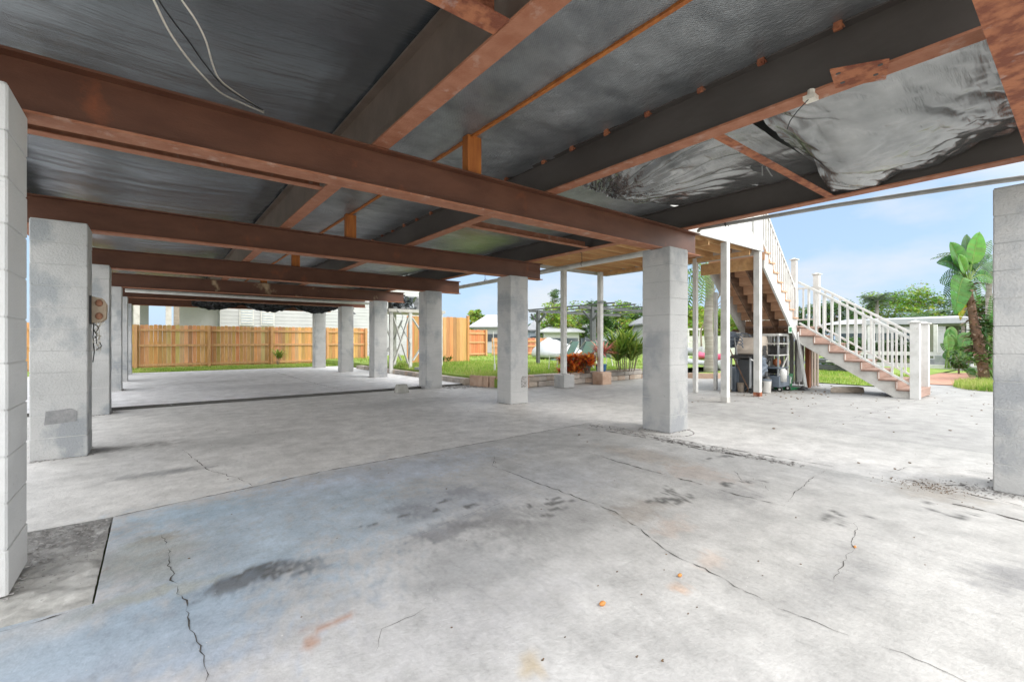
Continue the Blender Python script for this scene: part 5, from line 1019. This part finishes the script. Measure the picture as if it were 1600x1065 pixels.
# ------------------------------------------------------------------ neighbours behind the fences
nh = thing('neighbour_house','white lap sided neighbour house behind the far board fence','house',(3,28,0))
mb = MB()
for k in range(30): mb.box((2.7,27.9+.0,.0+.2*k),(14.5,28.02-.015*0,.19+.2*k))
mb.box((2.7,28.03,0),(14.5,36,6)); mb.build('wall','siding',nh)
mb = MB(); mb.prism([(27.2,6.0),(36.6,6.0),(32,8.2)],0,2.2,15); mb.build('roof','roof',nh)
for i,(x,z) in enumerate(((3.9,1.9),(4.9,1.9),(11.2,2.3))):
    mb = MB(); mb.box((x-.34,27.85,z),(x+.34,27.895,z+1.2)); f_ = mb.build('window','white',nh); mb = MB(); mb.box((x-.27,27.83,z+.07),(x+.27,27.845,z+1.13)); mb.build('pane','sidingb' if i < 2 else 'glass',f_)
    for k in range(7): mb = MB(); mb.box((x-.26,27.81,z+.12+.14*k),(x+.26,27.825,z+.20+.14*k)); mb.build('shutter_slat','white',f_)
ng = thing('neighbour_carport','white carport with square pillars behind the left end of the fence','carport',(-.5,28.5,0))
for x in (-.6,.55,.85): mb = MB(); mb.box((x-.11,26.6,0),(x+.11,26.8,3.2)); mb.build('pillar','whiteD' if x != .85 else 'timber',ng)
mb = MB(); mb.box((.9,28.5,0),(2.69,28.6,3.0)); mb.build('wall','siding',ng); mb = MB(); mb.box((-3,30.5,0),(-.2,30.6,3)); mb.build('wall','siding',ng); mb = MB(); mb.prism([(-3,3.2),(2.6,3.2),(2.6,3.45),(-3,3.45)],1,26.4,31); mb.build('roof','roofw',ng)
def house(px0,px1,d,zt,zr,mw,mr,label,name='distant_house'):
    A = Vector((*at(px0,d),0)); B = Vector((*at(px1,d),0)); dd = (B-A).normalized(); n_ = Vector((-dd.y,dd.x,0)); n_ = n_ if n_.y > 0 else -n_; t = thing(name,label,'house',tuple(A))
    mb = MB(); mb.rings([[tuple(v+Vector((0,0,z))) for v in (A,B,B+n_*6,A+n_*6)] for z in (0,zt)]); mb.build('wall',mw,t)
    e = dd*.4; mb = MB(); R0 = [A-e-n_*.4,B+e-n_*.4,B+e+n_*6.4,A-e+n_*6.4]; R1 = [A+dd*1.0+n_*3,B-dd*1.0+n_*3,B-dd*1.0+n_*3.1,A+dd*1.0+n_*3.1]
    mb.rings([[tuple(v+Vector((0,0,zt))) for v in R0],[tuple(v+Vector((0,0,zt+.12))) for v in R0],[tuple(v+Vector((0,0,zr))) for v in R1]]); mb.build('roof',mr,t)
    for k in range(3): c = A.lerp(B,.2+.3*k)-n_*.02; mb = MB(); mb.bar(c-dd*.45+Vector((0,0,zt*.6)),c+dd*.45+Vector((0,0,zt*.6)),.05,zt*.3); mb.build('window','glass',t)
house(740,800,40,2.2,3.5,'siding','roofw','pale grey roofed house beyond the short fence return')
house(828,866,44,2.0,3.6,'sidingb','roof','grey blue house behind the left pergola post')
house(850,905,36,1.7,2.5,'siding','roofw','white low roofed building behind the picket fence')
house(918,935,40,2.2,3.2,'sidingb','roof','small blue house between the pergola posts')
house(1010,1060,38,2.4,3.4,'siding','roof','pale house hidden behind the dracaena')
cv = thing('covered_boat','boat under a white canvas cover behind the lounge chairs','boat',(*at(890,22),0)); mb = MB(); p = Vector((*at(842,24),0)); q = Vector((*at(910,20.5),0)); R = []; s_ = Vector((-(q-p).y,(q-p).x,0)).normalized()
for i in range(25):
    t = i/24; c = p.lerp(q,t); e_ = math.sin(PI*min(1,max(0,t)))**.4+.02; hh = (1.15-.75*t)*min(1,e_*1.1)
    R.append([tuple(c+s_*1.0*a_*e_+Vector((0,0,.30+z_*(hh if z_ > .2 else 1)+(.02*math.sin(i*1.3) if z_ > .2 else 0)))) for a_,z_ in ((-1,0),(-1.02,.15),(-.95,.42),(-.5,.75),(0,1),(.5,.75),(.95,.42),(1.02,.15),(1,0))])
mb.rings(R); mb.build('cover','canvas',cv,smooth=True)
